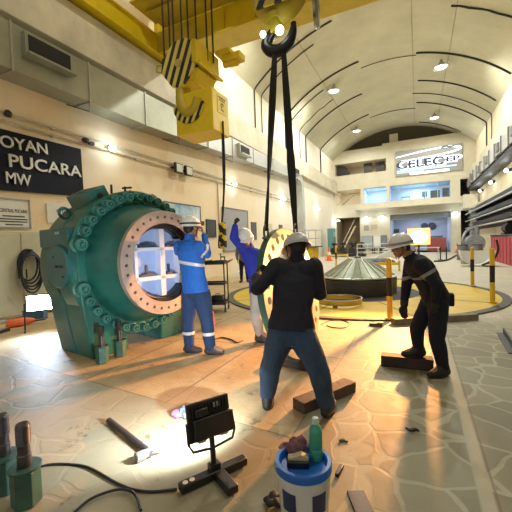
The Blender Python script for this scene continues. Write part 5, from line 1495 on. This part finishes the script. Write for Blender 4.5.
# local x = along the panel, y = towards its glowing face
b = bm_(); box(b, (0.0, 0, 0.032), (0.47, 0.065, 0.05)); f1 = obj('base_bar', b, PLB, t, bevel=0.008)
b = bm_(); box(b, (0.02, -0.08, 0.030), (0.075, 0.26, 0.05)); obj('base_bar', b, PLB, t, bevel=0.008)
for x in (-0.20, -0.155):
    b = bm_(); cyl(b, (x, -0.004, 0.056), (x, -0.004, 0.060), 0.017, n=18); obj('socket', b, mat('socket_white', (0.62, 0.62, 0.60), 0.4), f1)
b = bm_(); cyl(b, (0.0, 0.0, 0.05), (0.0, 0.02, 0.26), 0.018, n=12); box(b, (0, 0.0, 0.07), (0.07, 0.05, 0.06)); obj('post', b, PLB, t)
pz, py_, tilt = 0.365, 0.05, R(-10)
TM = Matrix.Translation((0.0, py_, pz)) @ Euler((tilt, 0, 0)).to_matrix().to_4x4()
def panel_part(nm, parts, m, bev=0.0, parent=None):
    b = bm_()
    for c, s_ in parts: box(b, c, s_)
    b.transform(TM); return obj(nm, b, m, parent or t, bevel=bev)
pn = panel_part('panel', [((0, 0.0, 0.01), (0.30, 0.03, 0.235))], PLB, 0.006)
panel_part('driver_box', [((0.01, -0.035, -0.03), (0.27, 0.045, 0.13)), ((-0.06, -0.03, 0.065), (0.09, 0.03, 0.05))], PLB, 0.006, pn)
panel_part('cooling_fin', [((-0.12 + 0.024 * k, -0.022, 0.08), (0.006, 0.02, 0.05)) for k in range(11)], PLB, 0, pn)
panel_part('warning_label', [((0.055, -0.0165, 0.085), (0.055, 0.003, 0.03))], mat('label_sage', (0.45, 0.50, 0.40), 0.5), 0, pn)
panel_part('lamp_glass', [((0, 0.0165, 0.01), (0.27, 0.004, 0.205))], mat('work_glow', (1, 1, 1), 0.4, emit=(0.95, 0.97, 1.0), estr=9), 0, pn)
for x_ in (-0.07, 0.09): panel_part('clip', [((x_, -0.02, -0.112), (0.055, 0.012, 0.012))], mat('clip_white', (0.6, 0.6, 0.58), 0.4), 0, pn)
b = bm_(); tube(b, [TM @ Vector(q) for q in ((-0.162, -0.02, 0.02), (-0.165, -0.03, -0.10), (-0.14, -0.03, -0.15))] + [Vector((0, 0.0, 0.2)), ] + [TM @ Vector(q) for q in ((0.14, -0.03, -0.15), (0.162, -0.03, -0.10), (0.160, -0.02, 0.02))], 0.008, 8); obj('bracket', b, PLB, t)

# ------------------------------------------------------------------ cable, hammer and scraps on the floor
def floor_tube(name, label, cat, px, r, m, sub=8, z=0.0):
    pts = catmull([gz(x, y) + Vector((0, 0, r + z)) for x, y in px], sub)
    b = bm_(); tube(b, pts, r, 8); return tag(obj(name, b, m), label, cat)
floor_tube('power_cable', 'black power cable running from the work light past the stud bolts', 'cable', [(39, 468), (52, 465.5), (70, 465.5), (88, 468.5), (104, 477), (118, 485), (132, 490.5), (150, 493), (170, 491.5), (177, 490.5)], 0.0085, BLACKR)
floor_tube('power_cable', 'black cable looping off the bottom edge of the photo left of the work light', 'cable', [(72, 518), (88, 504), (104, 496.5), (120, 492.5), (131, 494.5), (137, 501), (141, 514)], 0.0085, BLACKR, 8, 0.012)
floor_tube('floor_wire', 'thin dark wire trailing on the floor behind the drilled ring', 'wire', [(321, 325), (330, 321), (343, 321), (349, 324), (345, 328), (334, 328), (327, 326)], 0.008, BLACKR)
floor_tube('floor_wire', 'thin dark wire on the floor right of the blue-jacketed worker', 'wire', [(214, 340), (222, 338), (231, 340), (237, 343), (243, 341)], 0.009, BLACKR)
p0, p1 = gz(109, 423), gz(150, 456.5)
t = thing('sledgehammer', 'sledgehammer with a dark handle and steel head lying on the floor', 'hammer', p1)
b = bm_(); d = (p0 - p1); u = d.normalized()
cyl(b, -u * 0.03 + Vector((0, 0, 0.034)), d + Vector((0, 0, 0.024)), 0.021, 0.024, 16); obj('handle', b, mat('handle_dark', (0.045, 0.032, 0.035), 0.5, var=0.3), t)
q0, q1 = gz(137, 463) - p1, gz(164, 450) - p1
hd = (q1 - q0).normalized(); b = bm_()
hm = []
for s_, r_ in ((-0.105, 0.028), (-0.10, 0.034), (-0.05, 0.036), (-0.035, 0.030), (0.035, 0.030), (0.05, 0.036), (0.10, 0.034), (0.105, 0.028)):
    M_ = frame_to(hd); hm.append(ring(b, hd * s_ + Vector((0, 0, 0.036)), M_.col[0], M_.col[1], r_, r_, 8))
skin(b, hm); obj('head', b, mat('hammer_steel', (0.45, 0.46, 0.47), 0.3, 0.8, var=0.2, vscale=12), t, smooth=False)
p = gz(190, 418)
t = thing('rag', 'crumpled pink, blue and white rag on the floor behind the work light', 'rag', (p.x, p.y, 0))
b = bm_(); ell(b, (0, 0, 0.05), (0.11, 0.075, 0.05), None, 40, 28)
for v in b.verts: v.co += v.normal * 0 + Vector((noise.noise(v.co * 22), noise.noise(v.co * 22 + Vector((5, 0, 0))), noise.noise(v.co * 22 + Vector((0, 9, 0))))) * 0.02; v.co.z = max(0.003, v.co.z)
obj('cloth', b, mat('rag_blue', (0.25, 0.30, 0.36), 0.9, col2=(0.02, 0.03, 0.10), vscale=14), t)
b = bm_(); ell(b, (-0.11, -0.03, 0.035), (0.06, 0.05, 0.034), None, 30, 20)
for v in b.verts: v.co += Vector((noise.noise(v.co * 30), noise.noise(v.co * 30 + Vector((5, 0, 0))), 0)) * 0.012; v.co.z = max(0.003, v.co.z)
obj('pink_fold', b, mat('rag_pink', (0.45, 0.10, 0.28), 0.9), t)
def scrap(name, label, cat, px, w, l, h, rot, m):
    p = gz(*px); b = bm_(); box(b, (0, 0, h / 2), (w, l, h)); o = obj(name, b, m, None, bevel=min(h, w) * 0.2); o.location = (p.x, p.y, 0); o.rotation_euler = (0, 0, rot); return tag(o, label, cat)
scrap('rubber_pad', 'black rectangular pad at the bottom edge right of the bucket', 'pad', (361, 505), 0.105, 0.20, 0.012, 0.45, PLB)
scrap('steel_pin', 'short black pin lying on the paving right of the bucket', 'pin', (339.5, 472), 0.026, 0.115, 0.022, -0.1, PLB)
p = gz(412, 431); b = bm_(); ell(b, (0, 0, 0.012), (0.035, 0.02, 0.012), Euler((0, 0, 0.5)).to_matrix()); ell(b, (0.03, 0.02, 0.01), (0.03, 0.01, 0.01), Euler((0, 0, -0.6)).to_matrix()); ell(b, (-0.03, 0.012, 0.008), (0.025, 0.008, 0.008), Euler((0, 0, -0.2)).to_matrix())
o = obj('scrap', voxel(b, 0.004), PLB); o.location = (p.x, p.y, 0); tag(o, 'tiny black scrap on the paving below the dark timber block', 'scrap')
p = gz(342, 441); b = bm_(); ell(b, (0, 0, 0.008), (0.03, 0.016, 0.008), Euler((0, 0, 0.9)).to_matrix()); ell(b, (0.03, 0.0, 0.006), (0.02, 0.012, 0.006)); o = obj('scrap', voxel(b, 0.004), mat('scrap_green', (0.08, 0.10, 0.03), 0.8)); o.location = (p.x, p.y, 0); tag(o, 'tiny green scrap on the paving right of the green bottle', 'scrap')
p0, p1 = Vector((1.12, 6.25, 0)), Vector((1.06, 5.2, 0)); d = p1 - p0
b = bm_(); prism(b, [(-0.05, 0), (0.05, 0), (0.05, 0.012), (-0.03, 0.012), (-0.03, 0.09), (-0.05, 0.09)], basis((0, 0, 0), d.normalized().cross(Vector((0, 0, 1))), (0, 0, 1)), -d.length / 2, d.length / 2)
o = obj('angle_iron', b, DKSTEEL); o.location = (p0 + p1) / 2; tag(o, 'dark angle iron lying on the paving at the right edge', 'steel bar')

# ------------------------------------------------------------------ bucket with the things on its lid
cB = at(303, 459, 1.80); bx, by, bz = cB.x, cB.y, cB.z
t = thing('paint_bucket', 'white plastic bucket with navy squares and a blue lid', 'bucket', (bx, by, 0))
BW = mat('bucket_white', (0.62, 0.62, 0.60), 0.4, var=0.12, vscale=6)
hB = bz - 0.02
b = bm_(); lathe(b, [(0, 0), (0.118, 0), (0.122, 0.01), (0.137, hB - 0.05), (0.143, hB - 0.05), (0.143, hB - 0.035), (0.139, hB - 0.03), (0.139, hB - 0.025), (0, hB - 0.025)], n=48); obj('body', b, BW, t)
LIDB = mat('lid_blue', (0.01, 0.12, 0.50), 0.35, var=0.15)
b = bm_(); lathe(b, [(0, hB - 0.008), (0.115, hB - 0.008), (0.122, hB + 0.016), (0.128, hB + 0.022), (0.146, hB + 0.022), (0.150, hB + 0.014), (0.150, hB - 0.018), (0.140, hB - 0.018), (0.140, hB - 0.012), (0, hB - 0.02)], n=56); obj('lid', b, LIDB, t)
NSQ = mat('bucket_navy', (0.02, 0.03, 0.10), 0.45)
face = math.atan2(-by, -bx)
for k in range(5):
    a0 = face + R(-142 + 71 * k) + R(17); b = bm_()
    z0, z1 = hB - 0.19, hB - 0.085
    rows = []
    for j in range(9):
        a = a0 + R(36) * j / 8
        row = []
        for z in (z0, z1):
            r_ = 0.122 + 0.015 * z / (hB - 0.05) + 0.0015; row.append(b.verts.new((r_ * math.cos(a), r_ * math.sin(a), z)))
        rows.append(row)
    for j in range(8): b.faces.new((rows[j][0], rows[j + 1][0], rows[j + 1][1], rows[j][1]))
    obj('navy_square', b, NSQ, t)
lz = hB - 0.008
q = at(316.3, 459, 1.83); k_ = (lz - CAMH) / (q.z - CAMH); q = CC + (q - CC) * k_
t = thing('bottle', 'translucent green plastic bottle with a pale cap standing on the blue lid', 'bottle', (q.x, q.y, lz))
b = bm_(); lathe(b, [(0, 0), (0.032, 0), (0.036, 0.006), (0.036, 0.06), (0.034, 0.065), (0.036, 0.07), (0.036, 0.155), (0.030, 0.178), (0.016, 0.192), (0.014, 0.205), (0, 0.205)], n=32); obj('body', b, mat('bottle_green', (0.05, 0.30, 0.20), 0.3), t)
b = bm_(); lathe(b, [(0, 0.196), (0.017, 0.196), (0.017, 0.226), (0.014, 0.229), (0, 0.229)], n=24); obj('cap', b, mat('cap_pale', (0.45, 0.62, 0.55), 0.4), t)
def on_lid(px, py):
    d_ = CF + CR * ((px - 256) / FPX) + CU * ((256 - py) / FPX); return CC + d_ * ((lz - CAMH) / d_.z)
q = on_lid(298, 466)
t = thing('scrubbing_brush', 'black brush with a pale wooden back on the blue lid', 'brush', (q.x, q.y, lz), R(20))
b = bm_(); box(b, (0, 0, 0.018), (0.115, 0.05, 0.036)); obj('bristle_block', b, PLB, t, bevel=0.006)
b = bm_(); prism(b, [(-0.05, 0.036), (0.055, 0.036), (0.055, 0.045), (0.02, 0.064), (-0.02, 0.05), (-0.05, 0.045)], basis((0, 0.03, 0), (1, 0, 0), (0, 0, 1)), 0.0, 0.04); obj('brush_back', b, mat('brush_wood', (0.42, 0.36, 0.24), 0.7), t)
q = on_lid(297, 456)
t = thing('rag', 'dark red and pink crumpled rag on the blue lid', 'rag', (q.x, q.y, lz))
b = bm_(); ell(b, (0, 0, 0.045), (0.055, 0.045, 0.05), None, 40, 28); ell(b, (-0.06, 0.02, 0.022), (0.05, 0.03, 0.022), None, 30, 20); ell(b, (0.025, 0.015, 0.085), (0.025, 0.025, 0.03), None, 24, 16)
for v in b.verts: v.co += Vector((noise.noise(v.co * 40), noise.noise(v.co * 40 + Vector((5, 0, 0))), noise.noise(v.co * 40 + Vector((0, 9, 0))))) * 0.016; v.co.z = max(0.002, v.co.z)
obj('cloth', voxel(b, 0.004, smooth_it=1), mat('rag_red', (0.30, 0.14, 0.16), 0.9, col2=(0.025, 0.015, 0.03), vscale=26), t)
p = gz(270, 513)
b = bm_()
for k in range(6): ell(b, (0.035 * math.cos(k * 1.1), 0.03 * math.sin(k * 1.1), 0.02 + 0.008 * (k % 3)), (0.03, 0.022, 0.02), Euler((0, 0, k)).to_matrix())
for v in b.verts: v.co += Vector((noise.noise(v.co * 40), noise.noise(v.co * 40 + Vector((5, 0, 0))), 0)) * 0.01; v.co.z = max(0.002, v.co.z)
o = obj('glove', voxel(b, 0.005, smooth_it=1), GLOVE); o.location = (bx - 0.20, by + 0.06, 0); tag(o, 'black crumpled glove on the floor left of the bucket', 'glove')
p = gz(196, 336)
b = bm_(); loft(b, [((0, 0, 0.0), (0.1, 0, 0), (0, 0.08, 0)), ((0, 0, 0.15), (0.12, 0, 0), (0, 0.09, 0)), ((0.02, 0, 0.3), (0.09, 0, 0), (0, 0.06, 0)), ((0.02, 0, 0.42), (0.03, 0, 0), (0, 0.03, 0))], 24)
bmesh.ops.subdivide_edges(b, edges=b.edges[:], cuts=2, use_grid_fill=True)
for v in b.verts: v.co += Vector((noise.noise(v.co * 14), noise.noise(v.co * 14 + Vector((5, 0, 0))), 0)) * 0.025
o = obj('pink_sack', b, mat('sack_pink', (0.70, 0.08, 0.25), 0.7)); o.location = (p.x - 0.05, p.y + 0.45, 0); tag(o, 'pink sack on the floor seen between the legs of the blue-jacketed worker', 'sack')

# ------------------------------------------------------------------ tool trolley
t = thing('tool_trolley', 'black three-tier tool trolley between the blue-jacketed worker and the ring', 'trolley', (-4.25, 6.62, 0), R(20))
for z, h in ((0.17, 0.05), (0.62, 0.04), (1.08, 0.07)):
    b = bm_(); box(b, (0, 0, z), (0.56, 0.42, 0.02))
    for sx, sy, w, l in ((0, 0.21, 0.56, 0.015), (0, -0.21, 0.56, 0.015), (0.28, 0, 0.015, 0.42), (-0.28, 0, 0.015, 0.42)): box(b, (sx, sy, z + h / 2), (w, l, h))
    obj('tray', b, DKSTEEL, t, smooth=False)
for sx in (-1, 1):
    for sy in (-1, 1):
        b = bm_(); cyl(b, (sx * 0.28, sy * 0.21, 0.10), (sx * 0.28, sy * 0.21, 1.12), 0.015, n=10); obj('post', b, DKSTEEL, t)
        b = bm_(); cyl(b, (sx * 0.28 - 0.015, sy * 0.21, 0.05), (sx * 0.28 + 0.015, sy * 0.21, 0.05), 0.05, n=18); obj('wheel', b, BLACKR, t)
b = bm_(); tube(b, [(0.28, -0.2, 1.08), (0.42, -0.2, 1.16), (0.42, 0.2, 1.16), (0.28, 0.2, 1.08)], 0.013, 8); obj('handle', b, mat('handle_red', (0.30, 0.07, 0.05), 0.5), t)
TV = t.matrix_world
def trolley(x, y, z): return Vector((-4.25, 6.62, 0)) + Euler((0, 0, R(20))).to_matrix() @ Vector((x, y, z))
t = thing('tool_case', 'small black case on the bottom tray of the tool trolley', 'case', trolley(0.08, -0.02, 0.181), R(20)); b = bm_(); box(b, (0, 0, 0.09), (0.26, 0.2, 0.18)); obj('body', b, PLB, t, bevel=0.012); b = bm_(); tube(b, [(-0.05, 0, 0.18), (-0.05, 0, 0.21), (0.05, 0, 0.21), (0.05, 0, 0.18)], 0.008, 6); obj('handle', b, PLB, t)
t = thing('hand_grinder', 'black angle grinder lying on the top tray of the tool trolley', 'power tool', trolley(-0.12, 0.0, 1.091), R(60)); b = bm_(); cyl(b, (-0.14, 0, 0.04), (0.1, 0, 0.045), 0.03, 0.036, 14); obj('body', b, PLB, t); b = bm_(); cyl(b, (0.14, 0, 0.015), (0.14, 0, 0.06), 0.045, n=16); cyl(b, (0.14, 0, 0.0), (0.14, 0, 0.008), 0.06, n=24); obj('disc_head', b, STEELB, t)
t = thing('wrench', 'steel open wrench sticking up from the top tray of the tool trolley', 'wrench', trolley(-0.2, 0.1, 1.091)); b = bm_(); cyl(b, (0, 0, 0.02), (-0.08, -0.05, 0.36), 0.014, n=10); obj('handle', b, STEELB, t); b = bm_(); tube(b, [Vector((-0.09, -0.05, 0.39)) + Vector((0.035 * math.cos(a), 0, 0.035 * math.sin(a))) for a in [R(130) + R(280) * k / 12 for k in range(13)]], 0.012, 8); obj('jaw', b, STEELB, t)
t = thing('clamp', 'black screw clamp on the right of the trolley\'s top tray', 'clamp', trolley(0.12, 0.02, 1.091), R(35)); b = bm_(); tube(b, [(-0.12, 0, 0.02), (0.14, 0, 0.02), (0.14, 0, 0.14), (0.05, 0, 0.14)], 0.018, 8); obj('frame', b, PLB, t); b = bm_(); cyl(b, (0.05, 0, 0.05), (0.05, 0, 0.22), 0.01, n=8); cyl(b, (0.0, 0, 0.21), (0.1, 0, 0.21), 0.007, n=8); obj('screw', b, STEELB, t)

# ------------------------------------------------------------------ tools and boxes by the left wall
def wpos(px, py): p = gz(px, py); return p
p = gz(37, 320)
t = thing('tool_box', 'blue tool box on the floor in front of the LED floodlight by the wall', 'tool box', (p.x - 0.05, p.y, 0), R(35))
TB = mat('box_blue', (0.05, 0.14, 0.24), 0.45)
b = bm_(); box(b, (0, 0, 0.10), (0.42, 0.22, 0.2)); obj('body', b, TB, t, bevel=0.012)
b = bm_(); box(b, (0, 0, 0.215), (0.43, 0.23, 0.03)); l = obj('lid', b, TB, t, bevel=0.008)
b = bm_(); tube(b, [(-0.08, 0, 0.23), (-0.08, 0, 0.27), (0.08, 0, 0.27), (0.08, 0, 0.23)], 0.01, 6); obj('handle', b, PLB, l)
p = gz(22, 326)
t = thing('power_drill', 'orange power tool lying on the floor left of the blue tool box', 'power tool', (p.x, p.y, 0), R(70))
ORG = mat('tool_orange', (0.72, 0.13, 0.03), 0.4)
b = bm_(); loft(b, [((-0.26, 0, 0.08), (0, 0.04, 0), (0, 0, 0.06)), ((-0.2, 0, 0.09), (0, 0.08, 0), (0, 0, 0.085)), ((0.05, 0, 0.09), (0, 0.085, 0), (0, 0, 0.088)), ((0.16, 0, 0.085), (0, 0.05, 0), (0, 0, 0.06)), ((0.22, 0, 0.08), (0, 0.035, 0), (0, 0, 0.04))], 20); obj('body', b, ORG, t)
b = bm_(); cyl(b, (0.2, 0, 0.08), (0.42, 0, 0.07), 0.028, 0.018, 12); obj('chuck', b, STEELB, t)
b = bm_(); tube(b, [(-0.2, 0.05, 0.08), (-0.22, 0.18, 0.06), (-0.1, 0.22, 0.04), (0.0, 0.08, 0.06)], 0.022, 8); obj('handle', b, PLB, t)
for k, (a, c, m, lab) in enumerate((((-12, 317), (12, 313), PALES, 'pale steel bar on the floor by the left wall, the farthest of three'), ((-12, 326), (6, 322.5), PALES, 'pale steel bar on the floor by the left wall, the middle of three'), ((-12, 337), (9, 331), DKSTEEL, 'dark steel bar on the floor by the left wall, the nearest of three'))):
    a_, c_ = gz(*a), gz(*c); b = bm_(); d = c_ - a_; box(b, (0, 0, 0.03), (d.length, 0.12 if m is PALES else 0.07, 0.05)); o = obj('steel_bar', b, m, None, bevel=0.004); o.location = (a_ + c_) / 2; o.rotation_euler = (0, 0, math.atan2(d.y, d.x)); tag(o, lab, 'steel bar')
t = thing('cardboard_box', 'brown box against the left wall behind the LED floodlight', 'box', (XL + 0.75, 6.2, 0), R(8)); b = bm_(); box(b, (0, 0, 0.35), (0.5, 0.8, 0.7)); obj('body', b, mat('cardboard', (0.26, 0.15, 0.09), 0.8, var=0.2), t, bevel=0.01)
b = bm_(); box(b, (0, 0, 0.705), (0.5, 0.1, 0.006)); obj('tape', b, mat('tape_tan', (0.40, 0.28, 0.16), 0.5), t)

# ------------------------------------------------------------------ things in the far half of the hall
CON = mat('cone_orange', (0.80, 0.13, 0.04), 0.5)
def traffic_cone(label, x, y, h=0.7, m=CON):
    t = thing('traffic_cone', label, 'traffic cone', (x, y, 0), 0, 'traffic cones')
    b = bm_(); box(b, (0, 0, 0.02), (h * 0.52, h * 0.52, 0.04)); obj('base', b, m, t, bevel=0.01)
    b = bm_(); lathe(b, [(h * 0.19, 0.04), (h * 0.045, h), (0, h)], n=24); obj('cone', b, m, t)
    b = bm_(); lathe(b, [(h * 0.135, h * 0.42), (h * 0.097, h * 0.66), (h * 0.09, h * 0.66), (h * 0.12, h * 0.42)], n=24, closed=True); obj('reflective_band', b, mat('cone_band', (0.75, 0.70, 0.66), 0.4), t)
traffic_cone('orange traffic cone just right of the grey helmet of the man in navy', -5.2, 18.4, 0.75)
traffic_cone('orange traffic cone beside the pier at the right of the garage', 3.3, 36.5, 0.95)
traffic_cone('tall orange traffic cone by the yellow base of the railed platform, left one', -7.0, 25.2, 1.15)
traffic_cone('tall orange traffic cone by the yellow base of the railed platform, right one', -6.25, 26.3, 1.05)
t = thing('railed_platform', 'yellow based platform with a grey guard rail at the foot of the vertical duct', 'platform', (-7.5, 24.0, 0))
b = bm_(); box(b, (0, 0, 0.75), (1.7, 1.6, 0.75)); obj('base', b, PITY, t, bevel=0.02)
b = bm_(); box(b, (0, 0, 1.16), (2.3, 1.8, 0.07)); obj('deck', b, DKSTEEL, t)
b = bm_()
for z in (1.75, 2.35):
    tube(b, [(-1.1, -0.85, z), (1.1, -0.85, z), (1.1, 0.85, z), (-1.1, 0.85, z)], 0.025, 8, closed=True)
obj('guard_rail', b, PALES, t)
for x, y in ((-1.1, -0.85), (0, -0.85), (1.1, -0.85), (1.1, 0.85), (-1.1, 0.85), (0.6, -0.85)):
    b = bm_(); cyl(b, (x, y, 1.19), (x, y, 2.35), 0.025, n=8); obj('rail_post', b, PALES, t)
for x in (-0.7, 0.7):
    for y in (-0.6, 0.6):
        b = bm_(); cyl(b, (x - 0.05, y, 0.2), (x + 0.05, y, 0.2), 0.2, n=18); box(b, (x, y, 0.3), (0.06, 0.1, 0.2)); obj('wheel', b, BLACKR, t)
t = thing('control_cabinet', 'teal control cabinet against the far left wall', 'cabinet', (-7.9, 34.5, 0), R(90)); TEAL = mat('teal_paint', (0.10, 0.24, 0.25), 0.45)
b = bm_(); box(b, (0, 0, 1.5), (1.0, 0.6, 2.6)); obj('body', b, TEAL, t, bevel=0.02)
for x in (-0.25, 0.25):
    b = bm_(); box(b, (x, -0.31, 1.6), (0.46, 0.02, 2.2)); d = obj('door', b, TEAL, t); b = bm_(); box(b, (x, -0.325, 2.2), (0.3, 0.02, 0.5)); obj('meter_panel', b, mat('meter_pale', (0.45, 0.55, 0.58), 0.4), d)
b = bm_(); box(b, (0, 0, 0.1), (1.04, 0.64, 0.2)); obj('plinth', b, DKSTEEL, t)
for k in range(4):
    t = thing('pump_set', ('black pump set in the row beside the teal cabinet, leftmost', 'black pump set in the row beside the teal cabinet, second from the left', 'black pump set in the row beside the teal cabinet, third from the left', 'black pump set in the row beside the teal cabinet, rightmost')[k], 'pump', (-7.3 + 0.85 * k, 33.0, 0), 0, 'pump sets by the teal cabinet')
    b = bm_(); box(b, (0, 0, 0.12), (0.7, 1.0, 0.24)); obj('base', b, DKSTEEL, t)
    b = bm_(); cyl(b, (0, -0.4, 0.6), (0, 0.4, 0.6), 0.3, n=20); obj('motor', b, BLK, t)
    b = bm_(); cyl(b, (0, 0, 0.8), (0, 0, 1.35), 0.09, n=14); cyl(b, (-0.25, 0, 1.2), (0.25, 0, 1.2), 0.1, n=14); cyl(b, (0, -0.3, 1.2), (0, 0.05, 1.2), 0.16, n=16); obj('valve', b, BLK, t)
def barrier(label, x0, x1, y, m=BYEL, zs=(0.28, 0.42), ph=0.5):
    t = thing('low_barrier', label, 'barrier', ((x0 + x1) / 2, y, 0)); w = x1 - x0
    b = bm_(); box(b, (0, 0, sum(zs) / 2), (w, 0.08, zs[1] - zs[0])); obj('rail', b, m, t, bevel=0.01)
    for x in (-w / 2 + 0.05, w / 2 - 0.05):
        b = bm_(); box(b, (x, 0, ph / 2), (0.09, 0.1, ph)); obj('post', b, m, t)
barrier('low yellow barrier behind the cone, on its left', -6.9, -5.0, 27.5)
barrier('low yellow barrier behind the cone, on its right', -2.1, -0.75, 17.2)
RAILW = mat('rail_white', (0.60, 0.60, 0.57), 0.45)
t = thing('guard_railing', 'white tubular railing in front of the cabinets left of the garage', 'railing', (-3.6, 31.3, 0))
for z in (0.45, 0.8, 1.15):
    b = bm_(); cyl(b, (-1.3, 0, z), (1.4, 0, z), 0.03, n=8); obj('rail', b, RAILW, t)
for x in (-1.3, -0.4, 0.5, 1.4):
    b = bm_(); cyl(b, (x, 0, 0), (x, 0, 1.15), 0.03, n=8); obj('post', b, RAILW, t)
p = gz(379, 262)
b = bm_(); ell(b, (0, 0, 0.0), (1.05, 0.5, 0.24), None, 40, 24)
for v in b.verts: v.co += Vector((0, 0, noise.noise(v.co * 4) * 0.08)); v.co.z = max(0.0, v.co.z)
o = obj('tarpaulin', b, mat('tarp_blue', (0.04, 0.06, 0.10), 0.6)); o.location = (p.x, p.y, 0); tag(o, 'dark blue tarpaulin heap on the floor behind the bending worker\'s helmet', 'tarpaulin')
b = bm_(); prism(b, [(-0.8, 0), (0.9, 0), (0.75, 0.7), (0.5, 0.85), (0.2, 0.6), (-0.4, 0.3)], basis((0, 0, 0), (1, 0, 0), (0, 0, 1)), -0.25, 0.25)
o = obj('sheet_metal', b, mat('sheet_pale', (0.50, 0.50, 0.47), 0.5), bevel=0.05); o.location = (-2.35, 28.6, 0); tag(o, 'pale folded sheet leaning behind the dark blue tarpaulin', 'sheet')
for k, (px_, lab) in enumerate(((440.5, 'slim dark stanchion on the floor right of the floodlight, left of two'), (446.5, 'slim dark stanchion on the floor right of the floodlight, right of two'))):
    p = gz(px_, 260); t = thing('stanchion', lab, 'stanchion', (p.x, p.y, 0)); b = bm_(); cyl(b, (0, 0, 0), (0, 0, 0.85), 0.04, n=10); obj('pole', b, DKSTEEL, t); b = bm_(); lathe(b, [(0, 0), (0.17, 0), (0.15, 0.04), (0, 0.04)], n=20); obj('base', b, DKSTEEL, t)
t = thing('trestle_table', 'pale trestle table on the floor under the glow of the floodlight', 'table', (0.6, 27.5, 0)); b = bm_(); box(b, (0, 0, 0.8), (1.6, 0.6, 0.05)); obj('tabletop', b, RAILW, t)
for x in (-0.7, 0.7):
    for y in (-0.25, 0.25):
        b = bm_(); box(b, (x, y, 0.39), (0.05, 0.05, 0.78)); obj('leg', b, RAILW, t)
t = thing('steel_container', 'long low red steel container along the right wall', 'container', (4.62, 20.7, 0)); RED = mat('container_red', (0.42, 0.06, 0.08), 0.5, var=0.15)
b = bm_(); box(b, (0, 0, 0.72), (1.1, 9.0, 1.44)); obj('body', b, RED, t, bevel=0.02)
for k in range(12):
    b = bm_(); box(b, (-0.56, -4.1 + k * 0.75, 0.72), (0.03, 0.06, 1.36)); obj('rib', b, RED, t)
b = bm_(); box(b, (0, 0, 1.5), (1.16, 9.06, 0.12)); obj('lid', b, DKSTEEL, t, bevel=0.02)
for k, (y, lab) in enumerate(((19.4, 'dark motor standing on the red container, the nearer one'), (23.2, 'dark motor standing on the red container, the farther one'))):
    t = thing('motor', lab, 'motor', (4.6, y, 1.56)); b = bm_(); cyl(b, (0, -0.5, 0.34), (0, 0.5, 0.34), 0.28, n=20); obj('body', b, DKSTEEL, t); b = bm_(); box(b, (0, 0, 0.04), (0.6, 0.9, 0.08)); obj('foot', b, DKSTEEL, t); b = bm_(); box(b, (0, 0, 0.66), (0.25, 0.3, 0.16)); obj('terminal_box', b, DKSTEEL, t)
p = gz(481, 267)
t = thing('hose_trough', 'white half-round trough with a dark hose hung over it, left of the red container', 'trough', (p.x - 0.1, p.y + 0.6, 0))
b = bm_(); pr = [(0.75 * math.cos(PI + PI * k / 16), 0.78 + 0.75 * math.sin(PI + PI * k / 16)) for k in range(17)]; pi_ = [(0.70 * math.cos(2 * PI - PI * k / 16), 0.78 + 0.70 * math.sin(2 * PI - PI * k / 16)) for k in range(17)]
prism(b, pr + pi_, basis((0, 0, 0), (1, 0, 0), (0, 0, 1)), -0.5, 0.5); box(b, (0, 0.46, 0.42), (1.3, 0.03, 0.7)); box(b, (0, 0, 0.02), (0.6, 1.0, 0.05)); obj('trough', b, mat('trough_white', (0.66, 0.66, 0.64), 0.4), t)
b = bm_(); tube(b, catmull([(0.75, -0.52, 1.3), (0.8, -0.55, 0.8), (0.6, -0.55, 0.35), (0.15, -0.55, 0.08)], 6), 0.05, 8); obj('hose', b, BLACKR, t)
for k, (x, y, r_, h, lab) in enumerate(((2.6, 25.6, 0.32, 0.95, 'grey drum beyond the white trough, the left one'), (3.35, 25.2, 0.32, 0.95, 'grey drum beyond the white trough, the right one'))):
    t = thing('oil_drum', lab, 'drum', (x, y, 0)); b = bm_(); lathe(b, [(0, 0), (r_, 0), (r_, 0.3), (r_ + 0.015, 0.32), (r_, 0.34), (r_, 0.62), (r_ + 0.015, 0.64), (r_, 0.66), (r_, h), (0, h)], n=28); obj('body', b, mat('drum_grey', (0.22, 0.24, 0.27), 0.4, 0.4, var=0.2), t); b = bm_(); lathe(b, [(r_ - 0.03, h), (r_ + 0.01, h), (r_ + 0.01, h + 0.03), (r_ - 0.03, h + 0.03)], n=28, closed=True); obj('rim', b, DKSTEEL, t)
t = thing('pump_unit', 'tall grey pump unit against the right end of the facade', 'pump', (4.0, 31.5, 0)); GREYM = mat('machine_grey', (0.26, 0.28, 0.31), 0.4, 0.3, var=0.3, vscale=6)
b = bm_(); box(b, (0, 0, 0.15), (1.5, 2.4, 0.3)); obj('base', b, DKSTEEL, t, bevel=0.02)
b = bm_(); cyl(b, (0, -0.9, 1.0), (0, 0.9, 1.0), 0.62, n=24); cyl(b, (0.1, -0.4, 1.4), (0.1, -0.4, 2.2), 0.2, n=16); cyl(b, (-0.1, 0.4, 1.4), (-0.1, 0.4, 2.5), 0.15, n=16); obj('casing', b, GREYM, t)
b = bm_(); tube(b, catmull([(-0.6, -0.9, 0.6), (-0.9, -1.1, 1.2), (-0.6, -0.8, 1.9), (0.1, -0.4, 2.2)], 6), 0.1, 10); obj('pipe', b, GREYM, t)
floor_tube('floor_cable', 'dark cable curving over the floor from the garage pier to the stanchions', 'cable', [(462, 254), (456, 256), (450, 259.5), (444, 261.5), (434, 262)], 0.05, BLACKR, 8)
